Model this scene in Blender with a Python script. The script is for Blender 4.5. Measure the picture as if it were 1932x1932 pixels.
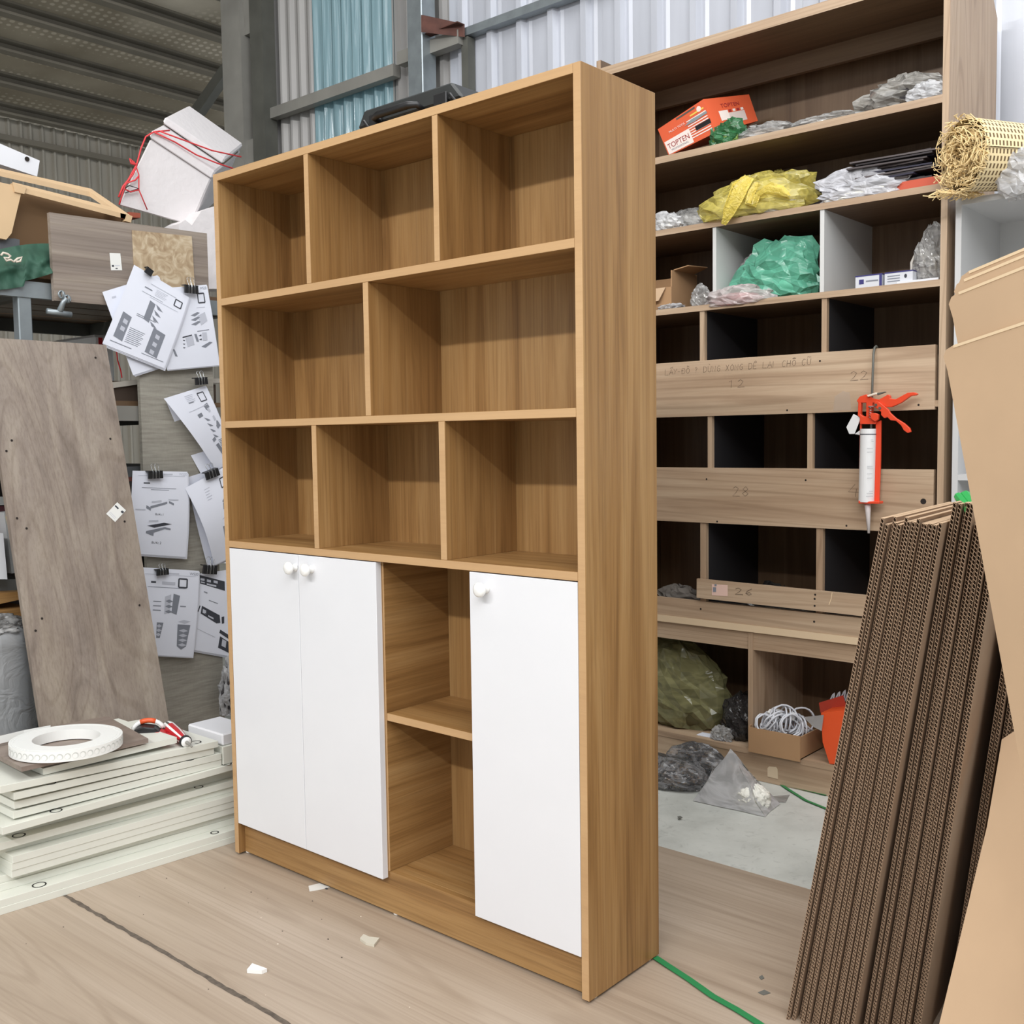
import bpy, bmesh, math, random
from math import sin, cos, pi, radians, sqrt, atan2
from mathutils import Vector, Matrix, noise
S = bpy.context.scene
for o in list(bpy.data.objects): bpy.data.objects.remove(o)
COL = S.collection
R = random.Random(7)
# ------------------------------------------------------------------ camera
FPX = 1972.3; CAM = Vector((2.3898, -1.5864, 1.1040))
YAW, PITCH, ROLL = -0.7154036, -0.0691008, -0.0142179
_f = Vector((sin(YAW)*cos(PITCH), cos(YAW)*cos(PITCH), sin(PITCH)))
_r = Vector((cos(YAW), -sin(YAW), 0)); _u = _r.cross(_f)
RT = cos(ROLL)*_r + sin(ROLL)*_u; UP = cos(ROLL)*_u - sin(ROLL)*_r; FW = _f
cd = bpy.data.cameras.new('camera'); cam = bpy.data.objects.new('camera', cd); COL.objects.link(cam)
cd.sensor_width = 36; cd.lens = 36*FPX/1932; cd.clip_start = .05
cam.matrix_world = Matrix(((RT.x, UP.x, -FW.x, CAM.x), (RT.y, UP.y, -FW.y, CAM.y), (RT.z, UP.z, -FW.z, CAM.z), (0, 0, 0, 1)))
S.camera = cam
# ------------------------------------------------------------------ world, lamps, exposure
w = bpy.data.worlds.new('world'); S.world = w; w.use_nodes = True
bg = w.node_tree.nodes['Background']; bg.inputs[0].default_value = (.93, .97, 1, 1); bg.inputs[1].default_value = .72
S.view_settings.view_transform = 'Standard'; S.view_settings.look = 'None'
S.view_settings.exposure = -.15; S.view_settings.gamma = 1.0
def area(name, loc, target, sx, sy, power, col):
    l = bpy.data.lights.new(name, 'AREA'); l.shape = 'RECTANGLE'; l.size = sx; l.size_y = sy; l.energy = power; l.color = col
    o = bpy.data.objects.new(name, l); COL.objects.link(o); o.location = loc
    o.rotation_euler = (Vector(target)-Vector(loc)).to_track_quat('-Z', 'Y').to_euler(); return o
area('hall_lamp_row', (.6, -5.7, 4.7), (.4, .2, .9), 7.5, .14, 455, (1, .99, .985))
area('fill_light', (1.5, -.1, 4.55), (1.5, -.1, 0), 4.2, 2.2, 112, (.97, .985, 1))  # added overhead fill to brighten the floor; the roof has no opening here
area('fill_light', (4.0, -2.4, 4.4), (.2, .3, .8), 3.4, 3.0, 190, (.97, .985, 1))  # added fill from high right to brighten papers and right-hand faces

# ------------------------------------------------------------------ helpers
def at(u, v, ax, val):
    d = RT*((u-966)/FPX) - UP*((v-966)/FPX) + FW; i = 'XYZ'.index(ax)
    return CAM + d*((val-CAM[i])/d[i])
def atd(u, v, dist): return CAM + (RT*((u-966)/FPX) - UP*((v-966)/FPX) + FW)*dist
def lin(c):
    return tuple((x/255/12.92 if x/255 <= .04045 else ((x/255+.055)/1.055)**2.4) for x in c) + (1,)
class MB:
    def __init__(s): s.v = []; s.f = []; s.m = []
    def add(s, vs, fs, mi=0):
        b = len(s.v); s.v += [tuple(x) for x in vs]; s.f += [tuple(b+i for i in f) for f in fs]; s.m += [mi]*len(fs); return s
    def box(s, x0, x1, y0, y1, z0, z1, M=None, mi=0, front=None):
        vs = [Vector((x, y, z)) for z in (z0, z1) for y in (y0, y1) for x in (x0, x1)]
        if M: vs = [M@v for v in vs]
        fs = [(0, 2, 3, 1), (4, 5, 7, 6), (0, 1, 5, 4), (2, 6, 7, 3), (0, 4, 6, 2), (1, 3, 7, 5)]
        s.add(vs, fs, mi)
        if front is not None: s.m[-4] = front
        return s
    def prism(s, poly, d, mi=0):            # poly: 3D loop, d: extrusion vector
        n = len(poly); d = Vector(d); a = [Vector(p) for p in poly]; b = [p+d for p in a]
        s.add(a+b, [tuple(range(n))[::-1], tuple(range(n, 2*n))] + [(i, (i+1) % n, n+(i+1) % n, n+i) for i in range(n)], mi); return s
    def tube(s, path, r, n=8, closed=False, mi=0, cap=True):
        P = [Vector(p) for p in path]; k = len(P); vs = []; up = None
        for i in range(k):
            if closed: t = P[(i+1) % k]-P[i-1]
            else: t = P[min(i+1, k-1)]-P[max(i-1, 0)]
            t.normalize()
            if up is None: up = t.orthogonal().normalized()
            else:
                up = up - t*up.dot(t); up = up.normalized() if up.length > 1e-6 else t.orthogonal().normalized()
            b = t.cross(up); rr = r[i] if isinstance(r, (list, tuple)) else r
            vs += [P[i] + (up*cos(2*pi*j/n) + b*sin(2*pi*j/n))*rr for j in range(n)]
        fs = []
        for i in range(k if closed else k-1):
            for j in range(n): fs.append((i*n+j, i*n+(j+1) % n, ((i+1) % k)*n+(j+1) % n, ((i+1) % k)*n+j))
        if cap and not closed: fs += [tuple(range(n))[::-1], tuple(range((k-1)*n, k*n))]
        s.add(vs, fs, mi); return s
    def lathe(s, prof, n=24, M=None, mi=0):  # prof (r,z)
        vs = []; k = len(prof)
        for j in range(n):
            a = 2*pi*j/n
            for r, z in prof: vs.append(Vector((r*cos(a), r*sin(a), z)))
        if M: vs = [M@v for v in vs]
        s.add(vs, [(j*k+i, ((j+1) % n)*k+i, ((j+1) % n)*k+i+1, j*k+i+1) for j in range(n) for i in range(k-1)], mi); return s
    def grid(s, fn, nu, nv, mi=0):
        vs = [fn(i/nu, j/nv) for j in range(nv+1) for i in range(nu+1)]
        s.add(vs, [(j*(nu+1)+i, j*(nu+1)+i+1, (j+1)*(nu+1)+i+1, (j+1)*(nu+1)+i) for j in range(nv) for i in range(nu)], mi); return s
    def ribbon(s, path, wd, nrm, mi=0, off=0):   # flat stroke on a surface with normal nrm
        P = [Vector(p) for p in path]; nrm = Vector(nrm).normalized(); vs = []
        for i, p in enumerate(P):
            t = (P[min(i+1, len(P)-1)]-P[max(i-1, 0)]); t = t-nrm*t.dot(nrm); t.normalize(); b = nrm.cross(t)*(wd/2)
            vs += [p+b+nrm*off, p-b+nrm*off]
        s.add(vs, [(2*i, 2*i+1, 2*i+3, 2*i+2) for i in range(len(P)-1)], mi); return s
    def mesh(s, name, mats, smooth=False, bevel=0):
        me = bpy.data.meshes.new(name); me.from_pydata(s.v, [], s.f)
        for m in (mats if isinstance(mats, (list, tuple)) else [mats]): me.materials.append(m)
        for p, i in zip(me.polygons, s.m): p.material_index = i; p.use_smooth = smooth
        bm = bmesh.new(); bm.from_mesh(me)
        bmesh.ops.recalc_face_normals(bm, faces=bm.faces)
        if bevel: bmesh.ops.bevel(bm, geom=list(bm.edges), offset=bevel, segments=1, affect='EDGES', profile=.5)
        bm.to_mesh(me); bm.free(); me.update(); return me
    def build(s, name, mats, parent=None, smooth=False, bevel=0, label=None):
        o = bpy.data.objects.new(name, s.mesh(name, mats, smooth, bevel)); COL.objects.link(o)
        if parent: o.parent = parent
        if label: o['label'] = label
        return o
def tag(o, label, cat, group=None, kind=None):
    o['label'] = label
    if cat: o['category'] = cat
    if group: o['group'] = group
    if kind: o['kind'] = kind
    return o
def thing(name, label, cat, loc=(0, 0, 0), rot=(0, 0, 0), group=None):
    o = bpy.data.objects.new(name, None); COL.objects.link(o); o.empty_display_size = .05
    o.location = loc; o.rotation_euler = rot; tag(o, label, cat, group); return o
def struct(o, label=None):
    o['kind'] = 'structure'
    if label: o['label'] = label
    return o
def BX(*a, **k): return MB().box(*a, **k)

# ------------------------------------------------------------------ materials
def mk(name):
    m = bpy.data.materials.new(name); m.use_nodes = True; nt = m.node_tree
    return m, nt, nt.nodes['Principled BSDF']
def N(nt, t, **kw):
    n = nt.nodes.new(t)
    for k, v in kw.items():
        if k in ('data_type', 'operation', 'blend_type', 'wave_type', 'bands_direction', 'feature', 'distance'): setattr(n, k, v)
        else: n.inputs[k].default_value = v
    return n
def ramp(nt, fac, stops):
    r = nt.nodes.new('ShaderNodeValToRGB'); e = r.color_ramp.elements
    while len(e) < len(stops): e.new(.5)
    for x, (p, c) in zip(e, stops): x.position = p; x.color = c
    nt.links.new(fac, r.inputs[0]); return r.outputs[0]
def coords(nt, scale, rnd=True, rot=(0, 0, 0)):
    tc = nt.nodes.new('ShaderNodeTexCoord'); out = tc.outputs['Object']
    if rnd:
        oi = nt.nodes.new('ShaderNodeObjectInfo'); mu = N(nt, 'ShaderNodeMath', operation='MULTIPLY'); mu.inputs[1].default_value = 13.7
        nt.links.new(oi.outputs['Random'], mu.inputs[0]); ad = N(nt, 'ShaderNodeVectorMath', operation='ADD')
        nt.links.new(out, ad.inputs[0]); nt.links.new(mu.outputs[0], ad.inputs[1]); out = ad.outputs[0]
    mp = nt.nodes.new('ShaderNodeMapping'); mp.inputs['Scale'].default_value = scale; mp.inputs['Rotation'].default_value = rot
    nt.links.new(out, mp.inputs[0]); return mp.outputs[0]
def mixc(nt, a, b, fac, bt='MULTIPLY'):
    m = nt.nodes.new('ShaderNodeMix'); m.data_type = 'RGBA'; m.blend_type = bt
    for sk, val in ((m.inputs[0], fac), (m.inputs[6], a), (m.inputs[7], b)):
        if hasattr(val, 'links'): nt.links.new(val, sk)
        else: sk.default_value = val
    return m.outputs[2]
def bump(nt, h, p, st=.2, d=.002):
    b = nt.nodes.new('ShaderNodeBump'); b.inputs['Strength'].default_value = st; b.inputs['Distance'].default_value = d
    nt.links.new(h, b.inputs['Height']); nt.links.new(b.outputs[0], p.inputs['Normal'])
def plain(name, c, rough=.5, metal=0, spec=.5, var=0, vs=8, bmp=0, bs=60, alpha=1, emit=None):
    m, nt, p = mk(name); p.inputs['Base Color'].default_value = lin(c); p.inputs['Roughness'].default_value = rough
    p.inputs['Metallic'].default_value = metal; p.inputs['Specular IOR Level'].default_value = spec; p.inputs['Alpha'].default_value = alpha
    if var:
        n = N(nt, 'ShaderNodeTexNoise', Scale=vs, Detail=4.0); nt.links.new(coords(nt, (1, 1, 1)), n.inputs['Vector'])
        a = tuple(x*(1-var) for x in lin(c)[:3])+(1,); b = tuple(min(1, x*(1+var)) for x in lin(c)[:3])+(1,)
        nt.links.new(ramp(nt, n.outputs[0], [(.3, a), (.7, b)]), p.inputs['Base Color'])
    if bmp:
        n = N(nt, 'ShaderNodeTexNoise', Scale=bs, Detail=3.0); nt.links.new(coords(nt, (1, 1, 1)), n.inputs['Vector']); bump(nt, n.outputs[0], p, bmp, .01)
    return m
def wood(name, dark, mid, light, g='Z', band=17, along=.8, fib=170, rough=.45, streak=.34, wave=0.0, fibamt=.35):
    """printed wood decor, grain along axis g"""
    m, nt, p = mk(name); L = nt.links
    def sc(a, b): return tuple(b if ax == g else a for ax in 'XYZ')
    c1 = coords(nt, sc(band, along)); n1 = N(nt, 'ShaderNodeTexNoise', Scale=1.0, Detail=5.0, Roughness=.6, Distortion=.9); L.new(c1, n1.inputs['Vector'])
    base = ramp(nt, n1.outputs[0], [(.2, lin(dark)), (.46, lin(mid)), (.72, lin(light))])
    n2 = N(nt, 'ShaderNodeTexNoise', Scale=1.0, Detail=3.0, Roughness=.7); L.new(coords(nt, sc(fib, along*3.5)), n2.inputs['Vector'])
    fibc = ramp(nt, n2.outputs[0], [(.33, (.55, .5, .45, 1)), (.55, (1, 1, 1, 1))])
    col = mixc(nt, base, fibc, fibamt)
    n3 = N(nt, 'ShaderNodeTexNoise', Scale=1.0, Detail=1.0, Distortion=1.5); L.new(coords(nt, sc(band*.32, along*.8)), n3.inputs['Vector'])
    col = mixc(nt, col, ramp(nt, n3.outputs[0], [(.3, (.72, .66, .58, 1)), (.6, (1, 1, 1, 1))]), streak)
    if wave:
        cw = coords(nt, sc(1, .05)); dn = N(nt, 'ShaderNodeTexNoise', Scale=3.2, Detail=1.0); L.new(cw, dn.inputs['Vector'])
        sub = N(nt, 'ShaderNodeMath', operation='MULTIPLY'); sub.inputs[1].default_value = 150; L.new(dn.outputs[0], sub.inputs[0])
        sn = N(nt, 'ShaderNodeMath', operation='SINE'); L.new(sub.outputs[0], sn.inputs[0])
        col = mixc(nt, col, ramp(nt, sn.outputs[0], [(.0, (1, 1, 1, 1)), (.72, (1, 1, 1, 1)), (.98, (.62, .57, .52, 1))]), wave)
    L.new(col, p.inputs['Base Color']); p.inputs['Roughness'].default_value = rough
    bump(nt, n2.outputs[0], p, .06, .001); return m
M = {}
OAK = ((110, 76, 40), (157, 119, 72), (178, 142, 94))
for g in 'XYZ': M['oak'+g] = wood('oak_'+g.lower(), *OAK, g=g, streak=.55, fibamt=.48)
M['oak_edge'] = wood('oak_edge_band', (184, 147, 105), (192, 155, 112), (198, 162, 119), g='X', band=8, streak=.12, fibamt=.1)  # smoother banding, lighter partly because front light is put into the colour
TAU = ((154, 128, 104), (178, 152, 126), (196, 173, 147))
for g in 'XYZ': M['tau'+g] = wood('taupe_wood_'+g.lower(), *TAU, g=g, band=16, along=.9, streak=.25, wave=.4, fibamt=.25)
DKT = ((92, 70, 52), (112, 88, 66), (128, 104, 80))  # brown planks, and the storage shelf interior with its shade in the colour
for g in 'XYZ': M['dkt'+g] = wood('brown_shade_wood_'+g.lower(), *DKT, g=g, band=18, along=.9, streak=.3, fibamt=.25)
GRW = ((116, 105, 97), (142, 130, 120), (162, 151, 138))
for g in 'YZ': M['grw'+g] = wood('grey_wood_'+g.lower(), *GRW, g=g, band=14, along=.45, streak=.3, wave=.3, rough=.5, fibamt=.38)
M['floorw'] = wood('floor_sheet_wood', (146, 129, 112), (172, 155, 137), (188, 172, 155), g='X', band=9, along=.55, streak=.3, wave=.22, rough=.42, fibamt=.2)
M['white'] = plain('white_laminate', (226, 227, 231), .32, var=.01)
M['whitek'] = plain('white_plastic', (240, 240, 238), .25)
M['black'] = plain('black_plastic', (28, 28, 30), .42)
M['steel'] = plain('grey_steel', (140, 138, 132), .5, .2, var=.15, vs=5)
M['dsteel'] = plain('dark_steel', (90, 90, 84), .55, .2, var=.2, vs=6)
M['purlin'] = plain('dusty_purlin', (122, 116, 104), .7, .1, var=.12, vs=4)
M['rust'] = plain('rusty_steel', (84, 52, 44), .75, .1, var=.3, vs=20)
M['galv'] = plain('galvanised_steel', (150, 158, 162), .42, .6, var=.12, vs=14)
M['kraft'] = plain('kraft_cardboard', (192, 163, 132), .82, var=.05, vs=5, bmp=.08, bs=9)
M['kraftd'] = plain('brown_cardboard', (168, 132, 96), .85, var=.08, vs=6)
M['paper'] = plain('white_paper', (226, 229, 240), .75, var=.015)
M['ink'] = plain('printed_grey', (128, 132, 142), .8)
M['inkd'] = plain('printed_dark', (58, 60, 68), .8)
M['inkl'] = plain('printed_pale', (190, 193, 204), .8)
M['pencil'] = plain('pencil_marks', (92, 76, 62), .85)
M['hole'] = plain('screw_hole', (34, 26, 22), .9)
# ------------------------------------------------------------------ the setting
FZ = -.006
def concrete():
    m, nt, p = mk('concrete_floor'); n = N(nt, 'ShaderNodeTexNoise', Scale=3.0, Detail=8.0, Roughness=.65); nt.links.new(coords(nt, (1, 1, 1), False), n.inputs['Vector'])
    c = ramp(nt, n.outputs[0], [(.3, lin((176, 178, 172))), (.5, lin((200, 202, 196))), (.7, lin((212, 214, 208)))])
    n2 = N(nt, 'ShaderNodeTexNoise', Scale=22.0, Detail=5.0, Distortion=2.0); nt.links.new(coords(nt, (1, 1, 1), False), n2.inputs['Vector'])
    c = mixc(nt, c, ramp(nt, n2.outputs[0], [(.28, (.72, .72, .72, 1)), (.42, (1, 1, 1, 1))]), .6)
    nt.links.new(c, p.inputs['Base Color']); p.inputs['Roughness'].default_value = .6; bump(nt, n2.outputs[0], p, .1, .003); return m
struct(BX(-7.5, 6, -9, 4, -.15, -.012).build('floor', concrete()))
for i, (y0, y1, lb) in enumerate(((-.418, .765, 'wood-grain laminate sheet under the oak bookcase, edge against bare concrete'), (-1.638, -.424, 'wood-grain laminate sheet in the left foreground, in front of the dark floor seam'))):
    o = BX(-.9, 2.4, y0, y1, -.0119, FZ).build('floor_sheet', M['floorw']); tag(o, lb, 'floor sheet', 'laminate sheets laid on the concrete')
# bits of dirt in the seam
def corrugated(name, x0, x1, y, z0, z1, pitch, prof, mat, parent, mirror=False):
    pts = []; x = x0
    while x < x1-1e-6:
        for fx, fy in prof:
            if x+fx*pitch <= x1: pts.append((x+fx*pitch, y-fy))
        x += pitch
    b = MB(); n = len(pts)
    b.add([(px, py, z) for z in (z0, z1) for px, py in pts] , [(i, i+1, n+i+1, n+i) for i in range(n-1)])
    b.add([(px, py+.0012, z) for z in (z0, z1) for px, py in pts], [(i+1, i, n+i, n+i+1) for i in range(n-1)])
    return b.build(name, mat, parent)
def metal_sheet(name, c, rough=.45, metal=.15):
    m, nt, p = mk(name); n = N(nt, 'ShaderNodeTexNoise', Scale=1.0, Detail=5.0); nt.links.new(coords(nt, (9, 9, 1.2), False), n.inputs['Vector'])
    a = lin(c); nt.links.new(ramp(nt, n.outputs[0], [(.3, tuple(x*.82 for x in a[:3])+(1,)), (.65, a)]), p.inputs['Base Color'])
    p.inputs['Roughness'].default_value = rough; p.inputs['Metallic'].default_value = metal; return m
MS = metal_sheet('wall_metal', (194, 197, 206), .38); MSG = metal_sheet('old_wall_metal', (158, 156, 154), .5, .15)
TRAP = ((0, 0), (.34, 0), (.42, .022), (.58, .022), (.66, 0), (.75, .004), (.84, 0))
WAVE = tuple((k/8, .012+.012*sin(2*pi*k/8)) for k in range(8))
wb = bpy.data.objects.new('wall_back', None); COL.objects.link(wb); struct(wb, 'corrugated metal back wall of the workshop')
def teal():
    m, nt, p = mk('teal_translucent_sheet'); p.inputs['Base Color'].default_value = lin((160, 190, 198)); p.inputs['Roughness'].default_value = .12
    t = nt.nodes.new('ShaderNodeBsdfTranslucent'); t.inputs[0].default_value = lin((142, 184, 194)); mx = nt.nodes.new('ShaderNodeMixShader'); mx.inputs[0].default_value = .4
    o = nt.nodes['Material Output']; nt.links.new(p.outputs[0], mx.inputs[1]); nt.links.new(t.outputs[0], mx.inputs[2]); nt.links.new(mx.outputs[0], o.inputs[0])
    n = N(nt, 'ShaderNodeTexNoise', Scale=1.0, Detail=2.0); nt.links.new(coords(nt, (16, 16, 1.1), False), n.inputs['Vector']); bump(nt, n.outputs[0], p, 1.0, .05); return m
WY = 1.97
x = -2.46
corrugated('metal_sheet', -2.46, -1.98, WY, -.012, 4.6, .082, WAVE, MSG, wb)
corrugated('translucent_sheet', -2.0, -1.39, WY-.006, -.012, 4.6, .076, WAVE, teal(), wb)['label'] = 'teal translucent corrugated sheet'
corrugated('metal_sheet', -1.41, -1.0, WY-.012, -.012, 4.6, .14, TRAP, MSG, wb)
for i in range(5): corrugated('metal_sheet', -1.02+i*.86, -1.02+(i+1)*.86+.03, WY-.018-.003*(i % 2), -.012, 4.9, .172, TRAP, MS, wb)
# far left wall and roof beyond the end of the back wall
XW, ZE, KR = -6.5, 3.82, .15
wl = bpy.data.objects.new('wall_left', None); COL.objects.link(wl); struct(wl, 'distant corrugated metal side wall under the eaves')
MSL = metal_sheet('side_wall_metal', (178, 172, 160), .6, .15)
for i in range(9):
    y0 = -2.4+i*.98; pts = []; y = y0
    while y < y0+1.0:
        for fx, fy in TRAP: pts.append((XW+fy*1.3, y+fx*.1))
        y += .1
    n = len(pts); b = MB(); b.add([(a, c, z) for z in (-.012, 3.8) for a, c in pts], [(k, k+1, n+k+1, n+k) for k in range(n-1)])
    b.add([(a-.002, c, z) for z in (-.012, 3.8) for a, c in pts], [(k+1, k, n+k, n+k+1) for k in range(n-1)]); b.build('metal_sheet', MSL, wl)
BX(XW+.03, XW+.09, -2.4, 6.2, 3.60, 3.645).build('girt', M['purlin'], wl)
def foil():
    m, nt, p = mk('roof_insulation'); c = coords(nt, (1, 1, 1), False); v = N(nt, 'ShaderNodeTexVoronoi', Scale=17.0, Randomness=0.0); nt.links.new(c, v.inputs['Vector'])
    n = N(nt, 'ShaderNodeTexNoise', Scale=1.6, Detail=5.0); nt.links.new(c, n.inputs['Vector'])
    a = ramp(nt, n.outputs[0], [(.3, lin((168, 158, 140))), (.7, lin((214, 205, 188)))])
    d = ramp(nt, v.outputs['Distance'], [(.26, (1, 1, 1, 1)), (.36, (.62, .6, .56, 1))])
    n2 = N(nt, 'ShaderNodeTexNoise', Scale=.9, Detail=1.0); nt.links.new(c, n2.inputs['Vector'])
    msk = ramp(nt, n2.outputs[0], [(.36, (0, 0, 0, 1)), (.5, (1, 1, 1, 1))])
    nt.links.new(mixc(nt, a, d, msk), p.inputs['Base Color']); p.inputs['Roughness'].default_value = .55; p.inputs['Metallic'].default_value = .1; return m
rz = lambda x: ZE+.03+KR*(x-XW)
roof = MB().prism([(XW-.2, -7, rz(XW-.2)), (4.5, -7, rz(4.5)), (4.5, 6.5, rz(4.5)), (XW-.2, 6.5, rz(XW-.2))], (0, 0, .03)).build('ceiling', foil()); struct(roof, 'insulated metal roof lining with rows of dots')
k = 0; X = -6.36
while X < 4.2:
    z = rz(X)-.005
    MB().prism([(X-.035, -7, z), (X+.035, -7, z+.0105), (X+.035, -7, z-.005), (X-.02, -7, z-.012), (X-.02, -7, z-.066), (X+.035, -7, z-.06), (X+.035, -7, z-.078), (X-.035, -7, z-.084)], (0, 13.4, 0)).build('purlin', M['purlin'], roof); X += .485
# steel framing
def ibeam(b, x0, x1, y0, y1, z0, z1, t=.008):   # channel column, web facing the room
    b.box(x0, x1, y0, y0+t, z0, z1); b.box(x0, x0+t, y0+t, y1, z0, z1); b.box(x1-t, x1, y0+t, y1, z0, z1); return b
t_ = thing('steel_column', 'tall grey steel column at the left end of the corrugated wall', 'column', (-2.5, 1.85, -.012))
ibeam(MB(), -.13, .045, -.02, .06, 0, 4.35).build('channel', M['steel'], t_)
ibeam(MB(), .10, .21, 0, .08, 0, 4.35).build('channel', M['dsteel'], t_)
for zz in (.6, 1.6, 2.45, 3.3): BX(.045, .10, .005, .05, zz, zz+.3).build('batten_plate', M['steel'], t_)
MB().prism([at(500, 4, 'Y', 2.6), at(516, 4, 'Y', 2.6), at(330, 277, 'Y', 2.6), at(309, 277, 'Y', 2.6)], (0, .06, 0)).build('trim_1', M['dsteel']); struct(bpy.data.objects['trim_1'], 'diagonal steel roof brace')
t_ = thing('steel_post', 'light grey square steel post with rusty bracket beside the teal sheet', 'column', (-1.115, 1.85, -.012))
BX(-.048, .048, -.03, .06, 0, 4.4).build('tube', M['galv'], t_, bevel=.004)
MB().prism([(.055, -.04, 3.02), (.055, -.04, 2.945), (.245, .03, 2.895), (.245, .03, 2.95)], (.006, .006, 0)).box(.02, .25, -.01, .03, 2.945, 2.95).build('bracket_plate', M['rust'], t_)
BX(-.17, .225, .02, .07, 2.87, 2.93).build('stub_beam', M['steel'], t_)
o = BX(-2.42, -1.33, 1.885, 1.93, 2.825, 2.880).build('wall_girt', M['steel']); tag(o, 'horizontal steel girt crossing the teal translucent sheet', 'beam')
o = MB().box(-.95, 3.2, 1.9, 1.945, 2.895, 2.93).build('wall_girt', M['galv']); tag(o, 'horizontal steel girt on the light metal wall above the bookcase', 'beam')
o = BX(-.9, -.86, 1.9, 1.945, 1.2, 2.89).build('wall_angle', M['dsteel']); tag(o, 'dark upright steel strip on the wall right of the square post', 'beam')
# ------------------------------------------------------------------ the oak bookcase
bc = thing('bookcase', 'tall oak bookcase with open cubbies and three white doors in the middle of the floor', 'bookcase')
W, D, H, t = 1.1945, .2491, 1.8, .0184
YB = .229
def panel(name, x0, x1, y0, y1, z0, z1, g, parent=None, edge=True):
    return BX(x0, x1, y0, y1, z0, z1, front=1 if edge else 0).build(name, [M['oak'+g], M['oak_edge']], parent or bc, bevel=.0006)
panel('side_panel', 0, t, 0, D, 0, H, 'Z'); panel('side_panel', W-t, W, 0, D, 0, H, 'Z')
panel('top_panel', t, W-t, 0, D, H-t, H, 'X')
Z1, Z2, Z3 = (1.4623, 1.4806), (1.1449, 1.1625), (.8308, .8487)
for a, b in (Z1, Z2, Z3): panel('shelf', t, W-t, 0, YB, a, b, 'X')
for x0, x1, z0, z1 in ((.3745, .3911, Z1[1], H-t), (.8042, .8207, Z1[1], H-t), (.5743, .5925, Z2[1], Z1[0]), (.3767, .3945, Z3[1], Z2[0]), (.8068, .8255, Z3[1], Z2[0])):
    panel('divider', x0, x1, 0, YB, z0, z1, 'Z')
panel('partition', .583, .601, .019, YB, .0985, Z3[0], 'Y'); panel('partition', .8905, .9085, .019, YB, .0985, Z3[0], 'Y')
panel('niche_shelf', .601, .8905, .02, YB, .458, .4757, 'X')
panel('bottom_panel', t, W-t, .037, YB, .0805, .0985, 'X'); panel('kick_board', t, W-t, .02, .037, .0, .0985, 'X', edge=False)
panel('back_panel', t, W-t, YB, YB+.012, .08, H-t, 'Z', edge=False)
knob = None
for i, (x0, x1, kx) in enumerate(((t+.001, .3100, .3046-.004), (.3116, .5964, .371-.006), (.8904, W-t-.001, .9467-.008))):
    d = BX(x0, x1, -.0005, .0165, .0845, Z3[0]-.0022).build('door', M['white'], bc, bevel=.0008)
    b = MB().lathe([(0, 0), (.010, 0), (.0095, .003), (.0065, .009), (.0075, .014), (.0142, .017), (.0158, .021), (.0150, .0255), (.0115, .0283), (.006, .0298), (0, .0303)], 28,
        Matrix.Translation((kx, -.0005, .797)) @ Matrix.Rotation(radians(90), 4, 'X')); b.build('knob', M['whitek'], d, smooth=True)
    BX(x1-.0008 if i == 1 else x0-.0002, x1+.0002 if i == 1 else x0+.0008, .0164, .0172, .0845, .8286).build('hinge_gap', M['oak_edge'], d)
for fx, fy in ((.02, .03), (.03, .215), (.40, .045), (.61, .03), (.85, .045), (W-.012, .028), (W-.012, .222), (.6, .2)):
    MB().lathe([(0, 0), (.006, 0), (.0085, .0022), (.009, .006), (0, .006)], 14, Matrix.Translation((fx, fy, -.006))).build('foot', M['whitek'], bc, smooth=True)
# ------------------------------------------------------------------ the tall storage shelf behind
ss = thing('storage_shelf', 'tall taupe wooden storage shelf full of bags standing behind the bookcase', 'shelf', (0, 0, 0))
YR, YK = 1.434, 1.80; XL, XR = .183, 1.378
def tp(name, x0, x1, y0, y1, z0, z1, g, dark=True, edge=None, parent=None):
    return BX(x0, x1, y0, y1, z0, z1, front=1).build(name, [M[('dkt' if dark else 'tau')+g], M['tau'+(edge or g)]], parent or ss)  # inner faces darker than the taupe fronts: bay shade put into the colour
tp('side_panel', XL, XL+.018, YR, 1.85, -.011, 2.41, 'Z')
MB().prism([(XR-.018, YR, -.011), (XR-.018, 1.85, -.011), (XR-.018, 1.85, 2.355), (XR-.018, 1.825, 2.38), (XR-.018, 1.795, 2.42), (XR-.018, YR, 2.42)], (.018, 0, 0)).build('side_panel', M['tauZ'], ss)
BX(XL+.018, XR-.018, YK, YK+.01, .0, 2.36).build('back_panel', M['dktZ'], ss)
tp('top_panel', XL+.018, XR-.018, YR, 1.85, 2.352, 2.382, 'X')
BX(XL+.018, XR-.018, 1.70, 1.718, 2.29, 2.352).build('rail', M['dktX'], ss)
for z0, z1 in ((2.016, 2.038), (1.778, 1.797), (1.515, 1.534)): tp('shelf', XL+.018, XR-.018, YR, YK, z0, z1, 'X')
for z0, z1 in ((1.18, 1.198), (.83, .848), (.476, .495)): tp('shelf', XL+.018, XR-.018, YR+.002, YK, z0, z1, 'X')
WD = plain('white_divider', (206, 206, 204), .5)
for x0, x1 in ((.6385, .6510), (1.0045, 1.0178)): BX(x0, x1, YR+.003, YK, 1.534, 1.778).build('white_divider', WD, ss, label='white divider panel')
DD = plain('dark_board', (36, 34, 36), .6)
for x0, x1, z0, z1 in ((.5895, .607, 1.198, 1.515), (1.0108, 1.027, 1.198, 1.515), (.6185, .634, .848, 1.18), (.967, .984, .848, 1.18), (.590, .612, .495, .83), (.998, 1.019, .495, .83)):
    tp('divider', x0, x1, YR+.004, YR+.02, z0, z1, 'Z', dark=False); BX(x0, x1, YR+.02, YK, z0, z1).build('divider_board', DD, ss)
tp('divider', .768, .785, YR+.002, YK, .09, .476, 'Z', dark=False)
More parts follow.
